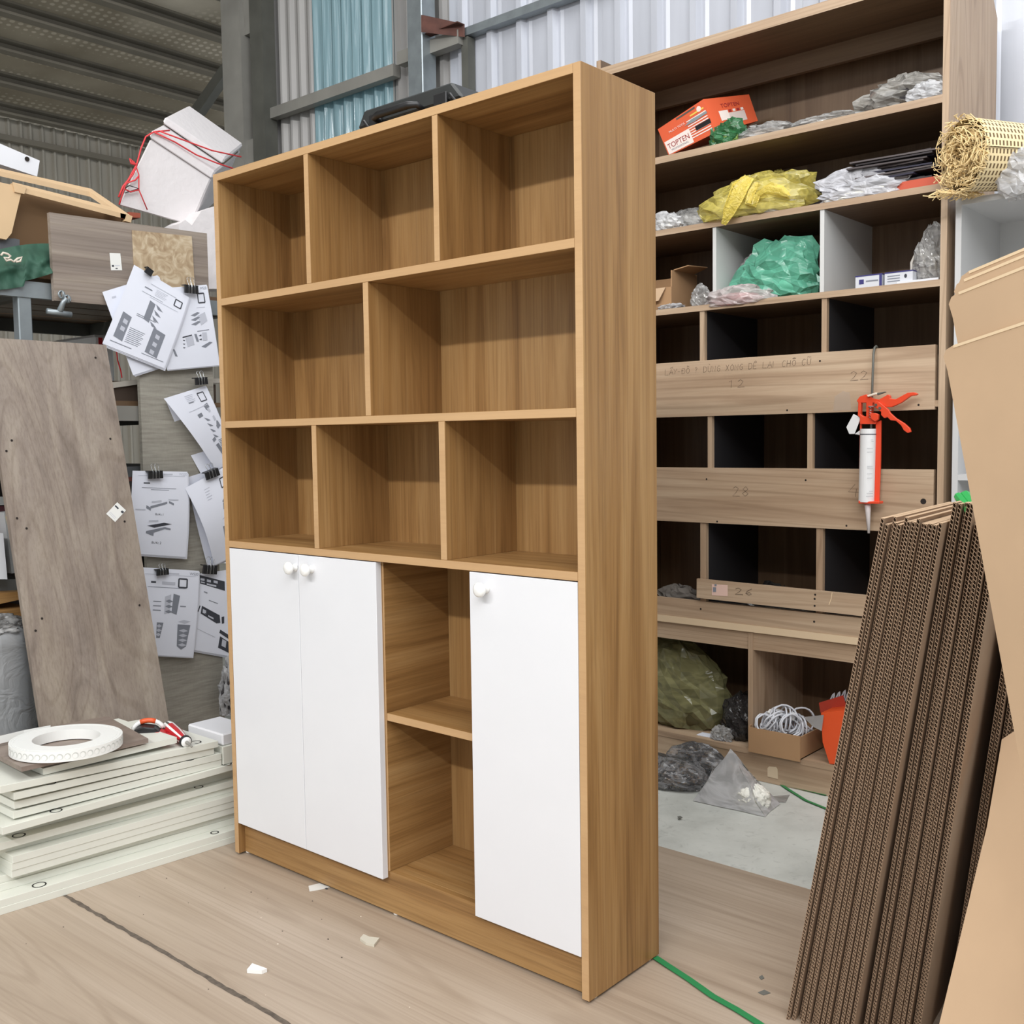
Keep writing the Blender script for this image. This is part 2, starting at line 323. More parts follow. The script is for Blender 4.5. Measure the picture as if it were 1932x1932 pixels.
bd1 = BX(XL+.018, XR-.0275, YR-.0005, YR+.0175, 1.172, 1.354).build('front_board', M['tauX'], ss)
bd2 = BX(XL+.018, XR-.0275, YR-.0005, YR+.0175, .8205, 1.0025).build('front_board', M['tauX'], ss)
bd3 = BX(XL+.018, XR-.0275, YR-.0005, YR+.0175, .497, .557).build('front_board', M['tauX'], ss)
bd4 = MB().prism([(.5855, YR-.013, .570), (1.20, YR-.013, .5645), (1.20, YR-.013, .628), (.5865, YR-.013, .634)], (0, .012, 0)).build('front_board', M['tauX'], ss)
bd5 = BX(XL+.018, XR-.0275, YR+.006, YR+.024, .416, .474).build('front_board', M['tauX'], ss)
BX(XL+.018, XR-.0275, YR-.004, YR+.02, .4745, .4965).build('edge_strip', plain('pale_edge', (214, 190, 158), .5), ss)
tp('bottom_shelf', XL+.018, XR-.018, YR+.002, YK, .072, .09, 'X', dark=False)
BX(XL+.018, XR-.018, YR+.004, YR+.022, -.011, .072).build('kick_board', M['tauX'], ss)
def holes(board, pts, r=.0032, y=YR-.0008):
    for u, v in pts:
        p = at(u, v, 'Y', y); b = MB(); b.add([(p.x+r*cos(a*pi/5), y, p.z+r*sin(a*pi/5)) for a in range(10)], [tuple(range(10))[::-1]]); b.build('screw_hole', M['hole'], board)
holes(bd1, ((1547, 681), (1485, 774), (1733, 764))); holes(bd2, ((1333, 904), (1520, 906), (1353, 984), (1597, 992))); holes(bd3, ((1322, 1149), (1536, 1173)), .0036)
holes(bd4, ((1538, 1122), (1537, 1130), (1537, 1143)), .0034, YR-.0132); holes(bd2, ((1742, 946),), .0085)
# pencilled writing on the boards
GL = {'L': [[(0, 1), (0, 0), (.6, 0)]], 'A': [[(0, 0), (.35, 1), (.7, 0)], [(.1, .4), (.6, .4)]], 'Y': [[(0, 1), (.3, .5), (.6, 1)], [(.3, .5), (.25, 0)]], '-': [[(0, .45), (.4, .45)]],
 'D': [[(0, 0), (0, 1), (.4, .9), (.55, .5), (.4, .1), (0, 0)]], 'O': [[(.3, 1), (.05, .7), (.05, .3), (.3, 0), (.55, .3), (.55, .7), (.3, 1)]], 'U': [[(0, 1), (.05, .2), (.3, 0), (.5, .2), (.55, 1)]],
 'N': [[(0, 0), (0, 1), (.5, 0), (.5, 1)]], 'G': [[(.55, .85), (.3, 1), (.05, .6), (.1, .15), (.35, 0), (.55, .2), (.55, .45), (.3, .45)]], 'X': [[(0, 1), (.5, 0)], [(.5, 1), (0, 0)]], 'E': [[(.5, 1), (0, 1), (0, 0), (.5, 0)], [(0, .5), (.4, .5)]],
 'I': [[(.1, 1), (.1, 0)]], 'C': [[(.5, .9), (.25, 1), (0, .6), (.05, .15), (.3, 0), (.5, .15)]], 'H': [[(0, 1), (0, 0)], [(.5, 1), (.5, 0)], [(0, .5), (.5, .5)]], '?': [[(0, .8), (.2, 1), (.4, .8), (.2, .45), (.2, .3)], [(.2, .08), (.2, 0)]],
 '1': [[(0, .8), (.2, 1), (.2, 0)]], '2': [[(0, .8), (.2, 1), (.45, .8), (.3, .4), (0, 0), (.6, .02)]], '4': [[(.35, 1), (0, .35), (.65, .3)], [(.45, .6), (.42, -.1)]], '6': [[(.5, 1), (.15, .6), (.05, .25), (.3, 0), (.5, .2), (.35, .45), (.1, .3)]],
 '8': [[(.3, .5), (.08, .75), (.3, 1), (.5, .75), (.3, .5), (.05, .25), (.3, 0), (.55, .25), (.3, .5)]], '^': [[(.1, 1.12), (.3, 1.32), (.5, 1.12)]], "'": [[(.45, 1.2), (.6, 1.42)]], '`': [[(.1, 1.4), (.3, 1.2)]], '~': [[(.0, 1.2), (.2, 1.3), (.35, 1.2), (.55, 1.3)]], '_': [[(-.15, .55), (.25, .55)]], '.': [[(.3, -.2), (.33, -.14)]], ' ': []}
ACC = set("^'`~_.")
def scrawl(b, txt, p0, p1, h, y, wd, adv=.82):
    p0 = Vector(p0); p1 = Vector(p1); n = sum(1 for c in txt if c not in ACC); step = (p1-p0)/n; i = 0; lastx = p0
    sx = step.length*adv/.62
    for c in txt:
        if c in ACC: base = lastx
        else: base = p0+step*i; lastx = base; i += 1
        for st in GL[c]:
            if len(st) > 1: b.ribbon([(base.x+x*sx+zz*h*.08, y, base.z+zz*h+R.uniform(-.0006, .0006)) for x, zz in st], wd, (0, -1, 0))
    return b
pa, pb = at(1255, 708, 'Y', YR), at(1532, 688, 'Y', YR)
b = MB(); scrawl(b, "LA^'Y-D_O^` ? DU`NG XONG DE^ LA.I CHO^~ CU~", pa, pb, .019, YR-.001, .0011); b.build('pencil_writing', M['pencil'], bd1)
def num(bo, s, u0, v0, u1, v1, h, y=YR-.001, wd=.0013): scrawl(MB(), s, at(u0, v0, 'Y', y), at(u1, v1, 'Y', y), h, y, wd) if 0 else scrawl(_n(), s, at(u0, v0, 'Y', y), at(u1, v1, 'Y', y), h, y, wd).build('pencil_number', M['pencil'], bo)
def _n(): return MB()
num(bd1, '12', 1375, 732, 1408, 730, .024); num(bd1, '22', 1604, 718, 1642, 715, .026); num(bd2, '28', 1382, 936, 1416, 936, .031); num(bd2, '4', 1600, 935, 1625, 935, .034); num(bd4, '26', 1387, 1121, 1424, 1124, .021, YR-.0135, .0018)
# tape scrap, sticker, scratch
SCR = plain('clear_tape', (208, 190, 172), .2, alpha=.45)
b = MB(); b.add([at(u, v, 'Y', YR-.001) for u, v in ((1572, 775), (1575, 748), (1590, 738), (1603, 740), (1606, 774))], [(0, 1, 2, 3, 4)]); b.build('tape_residue', SCR, bd1)
b = MB(); b.add([at(u, v, 'Y', YR-.0135) for u, v in ((1343, 1102), (1373, 1104), (1373, 1125), (1343, 1123))], [(0, 1, 2, 3)]); st = b.build('sticker', plain('pink_sticker', (224, 190, 176), .6), bd4)
b = MB(); [b.add([at(u, v, 'Y', YR-.014) for u, v in q], [(0, 1, 2, 3)]) for q in (((1348, 1102), (1352, 1102), (1352, 1106), (1348, 1106)), ((1345, 1108), (1351, 1108), (1351, 1117), (1345, 1117)))]; b.build('sticker_print', M['ink'], bd4)
b = MB(); b.ribbon([at(1570, 1118, 'Y', YR-.0142), at(1568, 1130, 'Y', YR-.0142), at(1564, 1141, 'Y', YR-.0142)], .0022, (0, -1, 0)); b.build('scratch', plain('pale_scratch', (230, 206, 170), .6), bd4)
# ------------------------------------------------------------------ left: stack of white boards
CRM = plain('cream_white_board', (222, 223, 213), .45, var=.02); RING = plain('black_marker', (20, 20, 20), .7)
LBL = ['bottom-most white board of the stack, resting on the floor', 'second white board from the floor, black ring near its left end']
stack = [  # z0, front X at the left end, front X at the right end, Y0, Y1, slope, width
 (-.006, -.118, -.071, -.80, .30, 0, .30), (.012, -.120, -.073, -.78, .30, 0, .30), (.030, -.170, -.112, -.66, .28, 0, .28), (.048, -.175, -.115, -.64, .27, 0, .28),
 (.066, -.142, -.100, -.532, .20, 0, .30), (.084, -.140, -.098, -.532, .20, 0, .30), (.102, -.138, -.096, -.530, .20, 0, .30), (.120, -.178, -.120, -.62, .16, 0, .26),
 (.138, -.150, -.112, -.62, .15, 0, .28), (.156, -.190, -.140, -.60, .15, 0, .26), (.174, -.185, -.134, -.60, .14, 0, .26), (.192, -.100, -.092, -.566, .13, 0, .34),
 (.210, -.122, -.100, -.530, .032, .01, .34), (.2282, -.120, -.098, -.528, .031, .02, .36), (.2466, -.104, -.104, -.534, .012, .035, .38), (.2652, -.100, -.098, -.566, .022, .045, .38)]
orders = ['third', 'fourth', 'fifth', 'sixth', 'seventh', 'eighth', 'ninth', 'tenth', 'eleventh', 'twelfth', 'thirteenth', 'fourteenth', 'fifteenth']
boards = []
for i, (z, xa, xb, y0, y1, s, wd) in enumerate(stack):
    fx = lambda y, xa=xa, xb=xb: xa+(xb-xa)*(y+.55)/.6
    fz = lambda y, z=z, s=s: z+s*(.03-y)
    b = MB().prism([(fx(y0), y0, fz(y0)), (fx(y1), y1, fz(y1)), (fx(y1)-wd, y1, fz(y1)), (fx(y0)-wd, y0, fz(y0))], (0, 0, .0178))
    lb = LBL[i] if i < 2 else ('topmost long white board of the stack, under the tape measure' if i == 15 else orders[i-2]+' white board from the floor in the stack left of the bookcase')
    o = b.build('white_board', CRM, bevel=.0006); tag(o, lb, 'board', 'white boards stacked left of the bookcase'); boards.append((o, fx, fz))
def ring(i, y, inset, r=.0135):
    o, fx, fz = boards[i]; c = Vector((fx(y)-inset, y, fz(y)+.0182)); b = MB(); n = 20
    b.add([c+Vector((cos(a*2*pi/n)*q, sin(a*2*pi/n)*q, 0)) for a in range(n) for q in (r, r-.0036)], [(2*a, 2*((a+1) % n), 2*((a+1) % n)+1, 2*a+1) for a in range(n)]); b.build('ring_mark', RING, o)
ring(1, -.47, .022, .017); ring(1, .0, .02, .012); ring(8, -.50, .02, .016); ring(11, -.43, .016, .015); ring(15, -.03, .03, .016); ring(11, .05, .01); ring(13, -.06, .012); ring(14, -.44, .012); ring(8, -.02, .02, .013)
o = BX(-.42, -.112, -.462, -.10, .3075-.0065, .3235-.0065).build('white_board', CRM); o.rotation_euler = (-.012, 0, 0); tag(o, 'short white board directly beneath the grey-brown offcut on the stack', 'board', 'white boards stacked left of the bookcase')
GB = wood('grey_brown_offcut', (112, 98, 90), (134, 120, 111), (150, 137, 126), g='Y', band=14, along=.7, streak=.25)
offc = MB().prism([(-.098, -.516, .332), (-.098, -.187, .3262), (-.40, -.14, .3262), (-.43, -.50, .332)], (0, 0, .0115)).build('wood_offcut', GB); tag(offc, 'thin grey-brown wood offcut lying on the white boards under the white coil', 'board')
# edge banding coil
zt = .3435; cc = (at(15, 1404, 'Z', zt+.026)+at(231, 1379, 'Z', zt+.026))/2; cr = (at(15, 1404, 'Z', zt+.026)-at(231, 1379, 'Z', zt+.026)).length/2
t_ = thing('edge_banding_coil', 'flat white coil of edge banding lying on the grey-brown offcut', 'coil', (cc.x, cc.y, zt), (-.017, 0, 0))
WB = plain('white_banding', (240, 241, 238), .35)
b = MB().lathe([(cr*.6, 0), (cr, 0), (cr, .026), (cr*.965, .026), (cr*.965, .0248), (cr*.955, .0248), (cr*.955, .026), (cr*.915, .026), (cr*.912, .025), (cr*.905, .025), (cr*.903, .026), (cr*.6, .026), (cr*.6, 0)], 72); b.build('coil', WB, t_, smooth=False)
for k in range(26):
    a = radians(-100+k*7.5); p = Vector((cos(a), sin(a), 0)); c = p*(cr+.0004)+Vector((0, 0, .013)); s = p.cross(Vector((0, 0, 1))); b = MB()
    b.add([c+s*(.0075*cos(q*pi/7))+Vector((0, 0, .0075*sin(q*pi/7))) for q in range(14)]+[c-p*.0005+s*(.0058*cos(q*pi/7)+.001)+Vector((0, 0, .0058*sin(q*pi/7)-.001)) for q in range(14)], [(q, (q+1) % 14, 14+(q+1) % 14, 14+q) for q in range(14)])
    b.build('dimple', plain('banding_shade', (206, 208, 204), .5) if k == 0 else bpy.data.materials['banding_shade'], t_)
tail = at(-30, 1418, 'Z', zt+.02); b = MB(); P = [at(95, 1368, 'Z', zt+.026), at(45, 1378, 'Z', zt+.026), at(-40, 1400, 'Z', zt+.026)]
b.add([p-t_.location for p in P]+[p-t_.location-Vector((0, 0, .02)) for p in P], [(0, 1, 4, 3), (1, 2, 5, 4)]); b.build('loose_tail', WB, t_)
# tape measure
RED = plain('red_plastic', (190, 38, 46), .35); ORG = plain('orange_label', (226, 92, 48), .4); BLK = M['black']
tz = at(300, 1400, 'X', -.2).z; pc = at(296, 1398, 'Z', .288)
t_ = thing('tape_measure', 'black and red tape measure on top of the white board stack', 'tape measure', (pc.x-.012, pc.y-.02, .2935), (0, 0, .93))
prof = [(-.038, 0), (.034, 0), (.038, .008), (.036, .022), (.022, .036), (-.008, .042), (-.030, .036), (-.040, .02)]
MB().prism([(x, -.022, z) for x, z in prof], (0, .044, 0)).build('case', BLK, t_, bevel=.003)
b = MB(); pts = [(.042*cos(a), .018, .016+.034*sin(a)) for a in [radians(20+k*14) for k in range(11)]]; b.tube(pts, .0065, 8); b.build('bumper', M['whitek'], t_, smooth=True)
b = MB().tube(pts[3:8], .0072, 8); b.build('label_band', ORG, t_, smooth=True)
MB().prism([(x, -.024, z) for x, z in ((.012, 0), (.05, 0), (.05, .018), (.03, .026), (.012, .024))], (0, .048, 0)).build('red_base', RED, t_, bevel=.002)
b = MB().tube([(.048, -.01, .012), (.068, -.014, .010), (.088, -.022, .006), (.094, -.03, .004)], [.007, .006, .005, .0055], 8); b.build('brake_lever', RED, t_, smooth=True)
BX(.018, .03, -.0245, -.024, .007, .017).build('button', BLK, t_)
# screwdriver
a, c = at(318, 1372, 'Z', .312), at(349, 1398, 'Z', .302); ax = (c-a).normalized(); L = (c-a).length
t_ = thing('screwdriver', 'stubby screwdriver with red and white striped handle beside the tape measure', 'screwdriver', a, ax.to_track_quat('Z', 'Y').to_euler())
def seg(b, prof, n, cols):
    k = len(prof); vs = [(r*cos(2*pi*j/n), r*sin(2*pi*j/n), z) for j in range(n) for r, z in prof]; base = len(b.v); b.v += vs
    for j in range(n):
        for i in range(k-1): b.f.append((base+j*k+i, base+((j+1) % n)*k+i, base+((j+1) % n)*k+i+1, base+j*k+i+1)); b.m.append(cols[j % len(cols)])
b = MB(); seg(b, [(0, -.012), (.012, -.011), (.017, -.004), (.0185, .012), (.0185, .02)], 18, [0, 0, 2]); seg(b, [(.0185, .02), (.0175, L*.55), (.013, L*.9), (.012, L)], 18, [0, 1, 1]); b.build('handle', [M['whitek'], RED, M['dsteel']], t_)
MB().lathe([(.0115, L-.002), (.0165, L), (.0165, L+.008), (.014, L+.01)], 20).build('collar', BLK, t_, smooth=True); MB().lathe([(.0138, L+.006), (.0138, L+.011), (.006, L+.013), (0, L+.013)], 20).build('collar_cap', M['whitek'], t_, smooth=True)
MB().lathe([(.0048, L+.012), (.0045, L+.022), (.0032, L+.024), (.0032, L+.05), (0, L+.052)], 10).build('bit', M['steel'], t_)
# small cartons at the right end of the stack
o = BX(-.30, -.098, .036, .16, .2116, .262).build('carton', CRM, bevel=.001); tag(o, 'cream carton beside the right end of the white board stack, lower one', 'box')
o = BX(-.28, -.105, .040, .15, .2622, .296).build('carton', M['white'], bevel=.004); tag(o, 'bright white carton standing on the cream carton next to the bookcase edge', 'box')
# ------------------------------------------------------------------ leaning grey wood board
lx = lambda z: -.445-.355*(z+.006)/1.436
lb = MB().prism([(lx(-.006), -.272, -.006), (lx(-.006), .115, -.006), (lx(1.425), .115, 1.425), (lx(1.425), -.272, 1.425)], (-.017, 0, -.004))
lo = lb.build('leaning_board', M['grwZ']); tag(lo, 'tall grey wood-grain board leaning against the rack at left', 'board')
ln = Vector((1, 0, .247)).normalized()
def onlean(u, v, off=.0008):   # photo pixel -> point on the leaning board
    d = (RT*((u-966)/FPX) - UP*((v-966)/FPX) + FW); p0 = Vector((-.445, 0, -.006)); t0 = (p0-CAM).dot(ln)/d.dot(ln); return CAM+d*t0+ln*off
for u, v in ((180, 675), (22, 831), (12, 851), (208, 828), (32, 978), (50, 997), (235, 984), (263, 1142), (79, 1167), (67, 1190)):
    p = onlean(u, v); e1 = Vector((0, 1, 0)); e2 = ln.cross(e1); b = MB(); b.add([p+e1*(.0036*cos(k*pi/5))+e2*(.0036*sin(k*pi/5)) for k in range(10)], [tuple(range(10))]); b.build('screw_hole', M['hole'], lo)
STK = plain('white_sticker', (226, 226, 222), .6)
b = MB(); b.add([onlean(*p) for p in ((221, 947.5), (237.5, 963), (217, 985), (200, 969.5))], [(0, 1, 2, 3)]); st = b.build('sticker', STK, lo)
b = MB(); [b.add([onlean(*p, .0012) for p in q], [(0, 1, 2, 3)]) for q in (((218, 953), (224, 959), (222, 961), (216, 955)), ((230, 963), (234, 966), (231, 969), (227, 966)))]; b.build('sticker_print', M['inkd'], lo)
b = MB(); [b.add([onlean(*p, .0012) for p in q], [(0, 1, 2, 3)]) for q in (((206, 968), (217, 979), (216.5, 979.5), (205.5, 968.5)), ((208, 966), (219, 977), (218.5, 977.5), (207.5, 966.5)))]; b.build('sticker_print', M['inkl'], lo)
# ------------------------------------------------------------------ paper board and sign panel on the rack
def linen():
    m, nt, p = mk('grey_linen_panel'); n = N(nt, 'ShaderNodeTexNoise', Scale=1.0, Detail=4.0); nt.links.new(coords(nt, (40, 12, 160), False), n.inputs['Vector'])
    n2 = N(nt, 'ShaderNodeTexNoise', Scale=1.0, Detail=2.0); nt.links.new(coords(nt, (40, 300, 60), False), n2.inputs['Vector'])
    c = ramp(nt, n.outputs[0], [(.3, lin((142, 137, 127))), (.7, lin((164, 160, 149)))]); c = mixc(nt, c, ramp(nt, n2.outputs[0], [(.3, (.9, .9, .9, 1)), (.7, (1, 1, 1, 1))]), .7)
    nt.links.new(c, p.inputs['Base Color']); p.inputs['Roughness'].default_value = .6; return m
o = BX(-.878, -.861, .262, .545, -.012, 1.60).build('linen_panel', linen()); tag(o, 'upright grey linen-textured panel hung with instruction papers', 'panel')
sp = thing('sign_panel', 'grey wood-grain panel hanging sideways above the papers with a tan sample stuck on it', 'panel', (-.855, -.02, 1.5585))
sgn = MB().prism([(0, 0, 0), (0, .556, .004), (0, .556, .283), (0, -.004, .271)], (-.017, 0, 0)).build('board', M['grwY'], sp)
def onX(u, v, X): return at(u, v, 'X', X)
def quad(name, px, X, mat, parent, label=None):
    b = MB(); b.add([onX(u, v, X)-(parent.location if parent and parent.parent is None else Vector((0, 0, 0))) for u, v in px], [(0, 1, 2, 3)]); return b.build(name, mat, parent, label=label)
quad('sticker', ((206.5, 477), (227, 478), (230.5, 510), (209.5, 510)), -.8542, STK, sp)
quad('sticker_print', ((211, 500), (215, 500), (215.2, 503.5), (211.2, 503.5)), -.8538, M['inkd'], sp); quad('sticker_print', ((218, 505.5), (222, 505.5), (222, 507.5), (218, 507.5)), -.8538, M['inkd'], sp); quad('sticker_print', ((217, 500.5), (226, 500.5), (226, 501.7), (217, 501.7)), -.8538, M['inkl'], sp)
def marble():
    m, nt, p = mk('tan_sample'); n = N(nt, 'ShaderNodeTexNoise', Scale=18.0, Detail=6.0, Distortion=2.5); nt.links.new(coords(nt, (1, 1, 1), False), n.inputs['Vector'])
    nt.links.new(ramp(nt, n.outputs[0], [(.3, lin((150, 126, 98))), (.5, lin((176, 155, 126))), (.68, lin((200, 184, 158)))]), p.inputs['Base Color']); p.inputs['Roughness'].default_value = .55; return m
o = MB(); o.prism([onX(u, v, -.854) for u, v in ((248.5, 434.5), (361, 446), (367, 545), (254, 540))], (.003, 0, 0)); o = o.build('sample_tile', marble()); tag(o, 'tan marbled sample square fixed to the grey sign panel', 'sample')
# ------------------------------------------------------------------ papers with binder clips
def paper(label, px, X, prints=(), bow=0.0, curl=0.0, nsh=1, lift=0.0):
    P = [onX(u, v, X) for u, v in px]     # TL TR BR BL
    t_ = thing('paper_bundle', label, 'paper', P[3], group='instruction papers clipped up at left')
    def mp(u, v, off=0):      # u right, v down 0..1
        p = (P[0]*(1-u)+P[1]*u)*(1-v)+(P[3]*(1-u)+P[2]*u)*v
        return p-t_.location+Vector((bow*sin(pi*v)+curl*v*v*(1-u)+lift*v*v+off, 0, 0))
    b = MB().grid(lambda u, v: mp(u, v), 6, 8); n = len(b.v); s = b.build('top_sheet', M['paper'], t_, smooth=True)
    for k in range(nsh):
        d = .0022*(k+1); MB().grid(lambda u, v: mp(u+.018*(k+1), v+.012*(k+1), -d), 3, 6).build('under_sheet', M['paper'], t_, smooth=True)
    for mat in ('ink', 'inkd', 'inkl'):
        b = MB()
        for kind, m_, *a in prints:
            if m_ != mat: continue
            if kind == 'p': b.add([mp(u, v, .0007) for u, v in a[0]], [tuple(range(len(a[0])))])
            elif kind == 'l':
                (u0, v0, u1, v1), wd = a[0], a[1]
                du, dv = u1-u0, (v1-v0)*1.41; l = sqrt(du*du+dv*dv); nx, ny = -dv/l*wd/2, du/l*wd/2/1.41
                b.add([mp(u, v, .0007) for u, v in ((u0+nx, v0+ny), (u1+nx, v1+ny), (u1-nx, v1-ny), (u0-nx, v0-ny))], [(0, 1, 2, 3)])
            elif kind == 't':
                txt, u0, v0, h = a; vs, fs = text_mesh(txt); b.add([mp(u0+x*h, v0-y*h/1.41, .0007) for x, y in vs], fs)
        if b.v: o = b.build('print', M[mat], t_); o['kind'] = 'stuff'
    return t_
_tc = {}
def text_mesh(s):
    if s not in _tc:
        cu = bpy.data.curves.new('t', 'FONT'); cu.body = s; cu.size = 1; ob = bpy.data.objects.new('t', cu); COL.objects.link(ob)
        me = ob.to_mesh(); _tc[s] = ([(v.co.x, v.co.y) for v in me.vertices], [tuple(p.vertices) for p in me.polygons]); ob.to_mesh_clear(); bpy.data.objects.remove(ob); bpy.data.curves.remove(cu)
    return _tc[s]
def frame(u, v, w, m='inkd', th=.018):   # empty rounded frame
    h = w/1.41; return [('l', m, (u, v, u+w, v), th), ('l', m, (u+w, v, u+w, v+h), th), ('l', m, (u+w, v+h, u, v+h), th), ('l', m, (u, v+h, u, v), th)]
def rows(m, u0, u1, v0, n, dv, wd=.008): return [('l', m, (u0, v0+k*dv, u1-.06*((k*7) % 3)*.3, v0+k*dv), wd) for k in range(n)]
def unit(u, v, w, h, m='ink'):      # little shelf drawing with light openings
    q = [('p', m, [(u, v), (u+w, v+.06*h), (u+w, v+h), (u, v+h*.94)])]; return q
def leaves(u, v, m='ink', n=4): return [('p', m, [(u, v+k*.075), (u+.07, v+.02+k*.075), (u+.14, v+.055+k*.075), (u+.05, v+.05+k*.075)]) for k in range(n)]
paper('blank white sheet peeking out behind the tilted instruction sheet', ((193, 551), (297, 519), (352, 676), (251, 708)), -.842, [('p', 'inkl', [(.12, .08), (.19, .08), (.19, .1), (.12, .1)])], nsh=2)
paper('large tilted instruction sheet with three grey shelf drawings', ((253, 499.5), (357, 561), (310, 695), (193, 648)), -.825,
      [('l', 'inkl', (.35, .10, .8, .10), .012), ('l', 'ink', (.27, .17, .40, .17), .02)] + rows('inkl', .46, .66, .13, 5, .018, .007) + [('l', 'ink', (.25, .235, .62, .235), .006), ('l', 'inkl', (.4, .255, .9, .255), .008)] + frame(.80, .115, .12) +
      unit(.42, .29, .10, .26) + leaves(.53, .30) + unit(.10, .56, .15, .33) + [('p', 'inkl', [(.15, .63), (.22, .64), (.22, .69), (.15, .68)]), ('p', 'inkl', [(.15, .72), (.22, .73), (.22, .78), (.15, .77)])] +
      unit(.62, .58, .21, .34) + [('p', 'inkl', [(.69, .64+k*.1), (.76, .65+k*.1), (.76, .70+k*.1), (.69, .69+k*.1)]) for k in range(3)] + rows('ink', .28, .53, .70, 9, .022, .009) + [('l', 'ink', (.3, .51, .62, .51), .01), ('l', 'ink', (.3, .53, .45, .53), .01), ('l', 'ink', (.08, .93, .42, .93), .012), ('l', 'ink', (.58, .93, .95, .93), .01)], bow=.004, nsh=2)
paper('straight instruction sheet at right with dark exploded shelf parts', ((318, 543), (390, 537), (414, 689), (314.6, 698)), -.836,
      [('t', 'ink', 'WS20', .80, .055, .07)] + frame(.72, .10, .16, th=.024) + [('l', 'inkl', (.66, .27, .86, .27), .01)] + [('p', 'ink', [(.5, .36+k*.055), (.66, .325+k*.055), (.72, .335+k*.055), (.6, .375+k*.055)]) for k in range(3)] +
      [('p', 'inkl', [(.66, .37), (.84, .33), (.87, .44), (.72, .49)]), ('l', 'inkd', (.3, .62, .5, .60), .02), ('p', 'ink', [(.55, .59), (.6, .59), (.64, .69), (.59, .685)]), ('p', 'inkl', [(.36, .63), (.52, .61), (.54, .72), (.4, .74)]), ('l', 'ink', (.62, .56, .88, .55), .012), ('p', 'inkl', [(.72, .58), (.82, .58), (.82, .68), (.72, .68)]), ('p', 'ink', [(.68, .75), (.86, .70), (.92, .71), (.76, .77)]), ('p', 'ink', [(.1, .75), (.14, .76), (.2, .85), (.15, .84)])] +
      [('p', 'inkd', [(.3, .65+k*.045), (.36, .655+k*.045), (.33, .665+k*.045)]) for k in range(3)] + [('p', 'inkd', [(.64, .615+k*.05), (.70, .60+k*.05), (.70, .625+k*.05)]) for k in range(2)], bow=.003)
paper('curled under-sheet hanging behind the narrow slanted instruction sheet', ((313, 756), (388, 729), (440, 880), (381, 897)), -.852, bow=-.012)
paper('narrow slanted instruction sheet with grey shelf drawings beside the bookcase edge', ((309, 752), (388, 727.5), (442, 866), (408, 888)), -.836,
      frame(.72, .06, .15) + rows('inkl', .42, .62, .05, 5, .02, .01) + [('l', 'ink', (.42, .14, .55, .14), .016), ('l', 'inkl', (.3, .24, .85, .22), .01), ('p', 'ink', [(.45, .30), (.58, .29), (.60, .66), (.48, .68)]), ('p', 'ink', [(.72, .22), (.84, .20), (.92, .52), (.8, .55)]), ('p', 'inkl', [(.76, .27), (.82, .26), (.83, .31), (.77, .32)]), ('p', 'inkl', [(.8, .38), (.86, .37), (.87, .43), (.81, .44)]), ('p', 'ink', [(.5, .72), (.62, .71), (.72, .9), (.6, .92)])] + leaves(.57, .36) + rows('ink', .66, .86, .68, 8, .02, .012), bow=.012)
paper('upright instruction sheet with two stepped bracket drawings', ((250, 888), (353.5, 890), (350.5, 1051), (235.5, 1043.5)), -.832,
      [('t', 'inkl', 'WS20', .84, .045, .06), ('l', 'inkl', (.55, .035, .72, .035), .02), ('l', 'inkl', (.1, .055, .95, .055), .006), ('l', 'inkd', (.2, .145, .31, .145), .02), ('l', 'ink', (.17, .2, .78, .205), .008), ('l', 'ink', (.33, .222, .65, .222), .008),
       ('p', 'ink', [(.26, .41), (.34, .44), (.34, .475), (.26, .445)]), ('p', 'ink', [(.33, .42), (.62, .36), (.62, .385), (.33, .45)]), ('p', 'ink', [(.65, .35), (.74, .375), (.74, .40), (.65, .375)]), ('t', 'inkd', 'Bước 1', .42, .525, .05), ('p', 'inkd', [(.3, .655), (.58, .61), (.72, .622), (.42, .675)]), ('p', 'ink', [(.29, .72), (.6, .66), (.70, .675), (.70, .695), (.6, .685), (.42, .735), (.42, .775), (.29, .745)]), ('t', 'inkd', 'Bước 2', .40, .865, .055), ('l', 'inkl', (.08, .465, .25, .465), .02), ('l', 'inkl', (.64, .335, .82, .335), .02), ('l', 'inkl', (.32, .60, .48, .59), .03), ('l', 'inkl', (.35, .37, .52, .355), .03)], bow=.010, nsh=2)
paper('under-sheet of the curled bundle with trestle drawing', ((352, 901), (420, 880), (452, 1050), (391, 1067)), -.850, [('l', 'inkd', (.12, .42, .36, .26), .03), ('l', 'inkd', (.25, .32, .42, .34), .03), ('l', 'inkd', (.42, .34, .36, .44), .03), ('l', 'ink', (.16, .5, .5, .46), .012), ('p', 'ink', [(.4, .62), (.48, .62), (.5, .74), (.44, .75)])] + rows('inkl', .22, .44, .56, 4, .025, .012), nsh=2, bow=-.006)
paper('curled instruction sheet lifting at its left corner beside the bookcase', ((349, 921), (440, 872), (448, 1046), (407, 1067)), -.826, frame(.66, .09, .14) + rows('inkl', .3, .42, .12, 5, .03, .01) + [('p', 'ink', [(.60, .33), (.74, .26), (.80, .28), (.66, .37)]), ('l', 'ink', (.62, .35, .6, .42), .02), ('l', 'ink', (.72, .33, .7, .41), .02), ('l', 'inkl', (.52, .52, .85, .46), .012), ('p', 'ink', [(.5, .6), (.56, .6), (.58, .75), (.52, .76)]), ('p', 'ink', [(.74, .56), (.9, .54), (.9, .63), (.78, .65)])] + rows('inkl', .58, .8, .70, 4, .025, .01), bow=.022, curl=-.01)
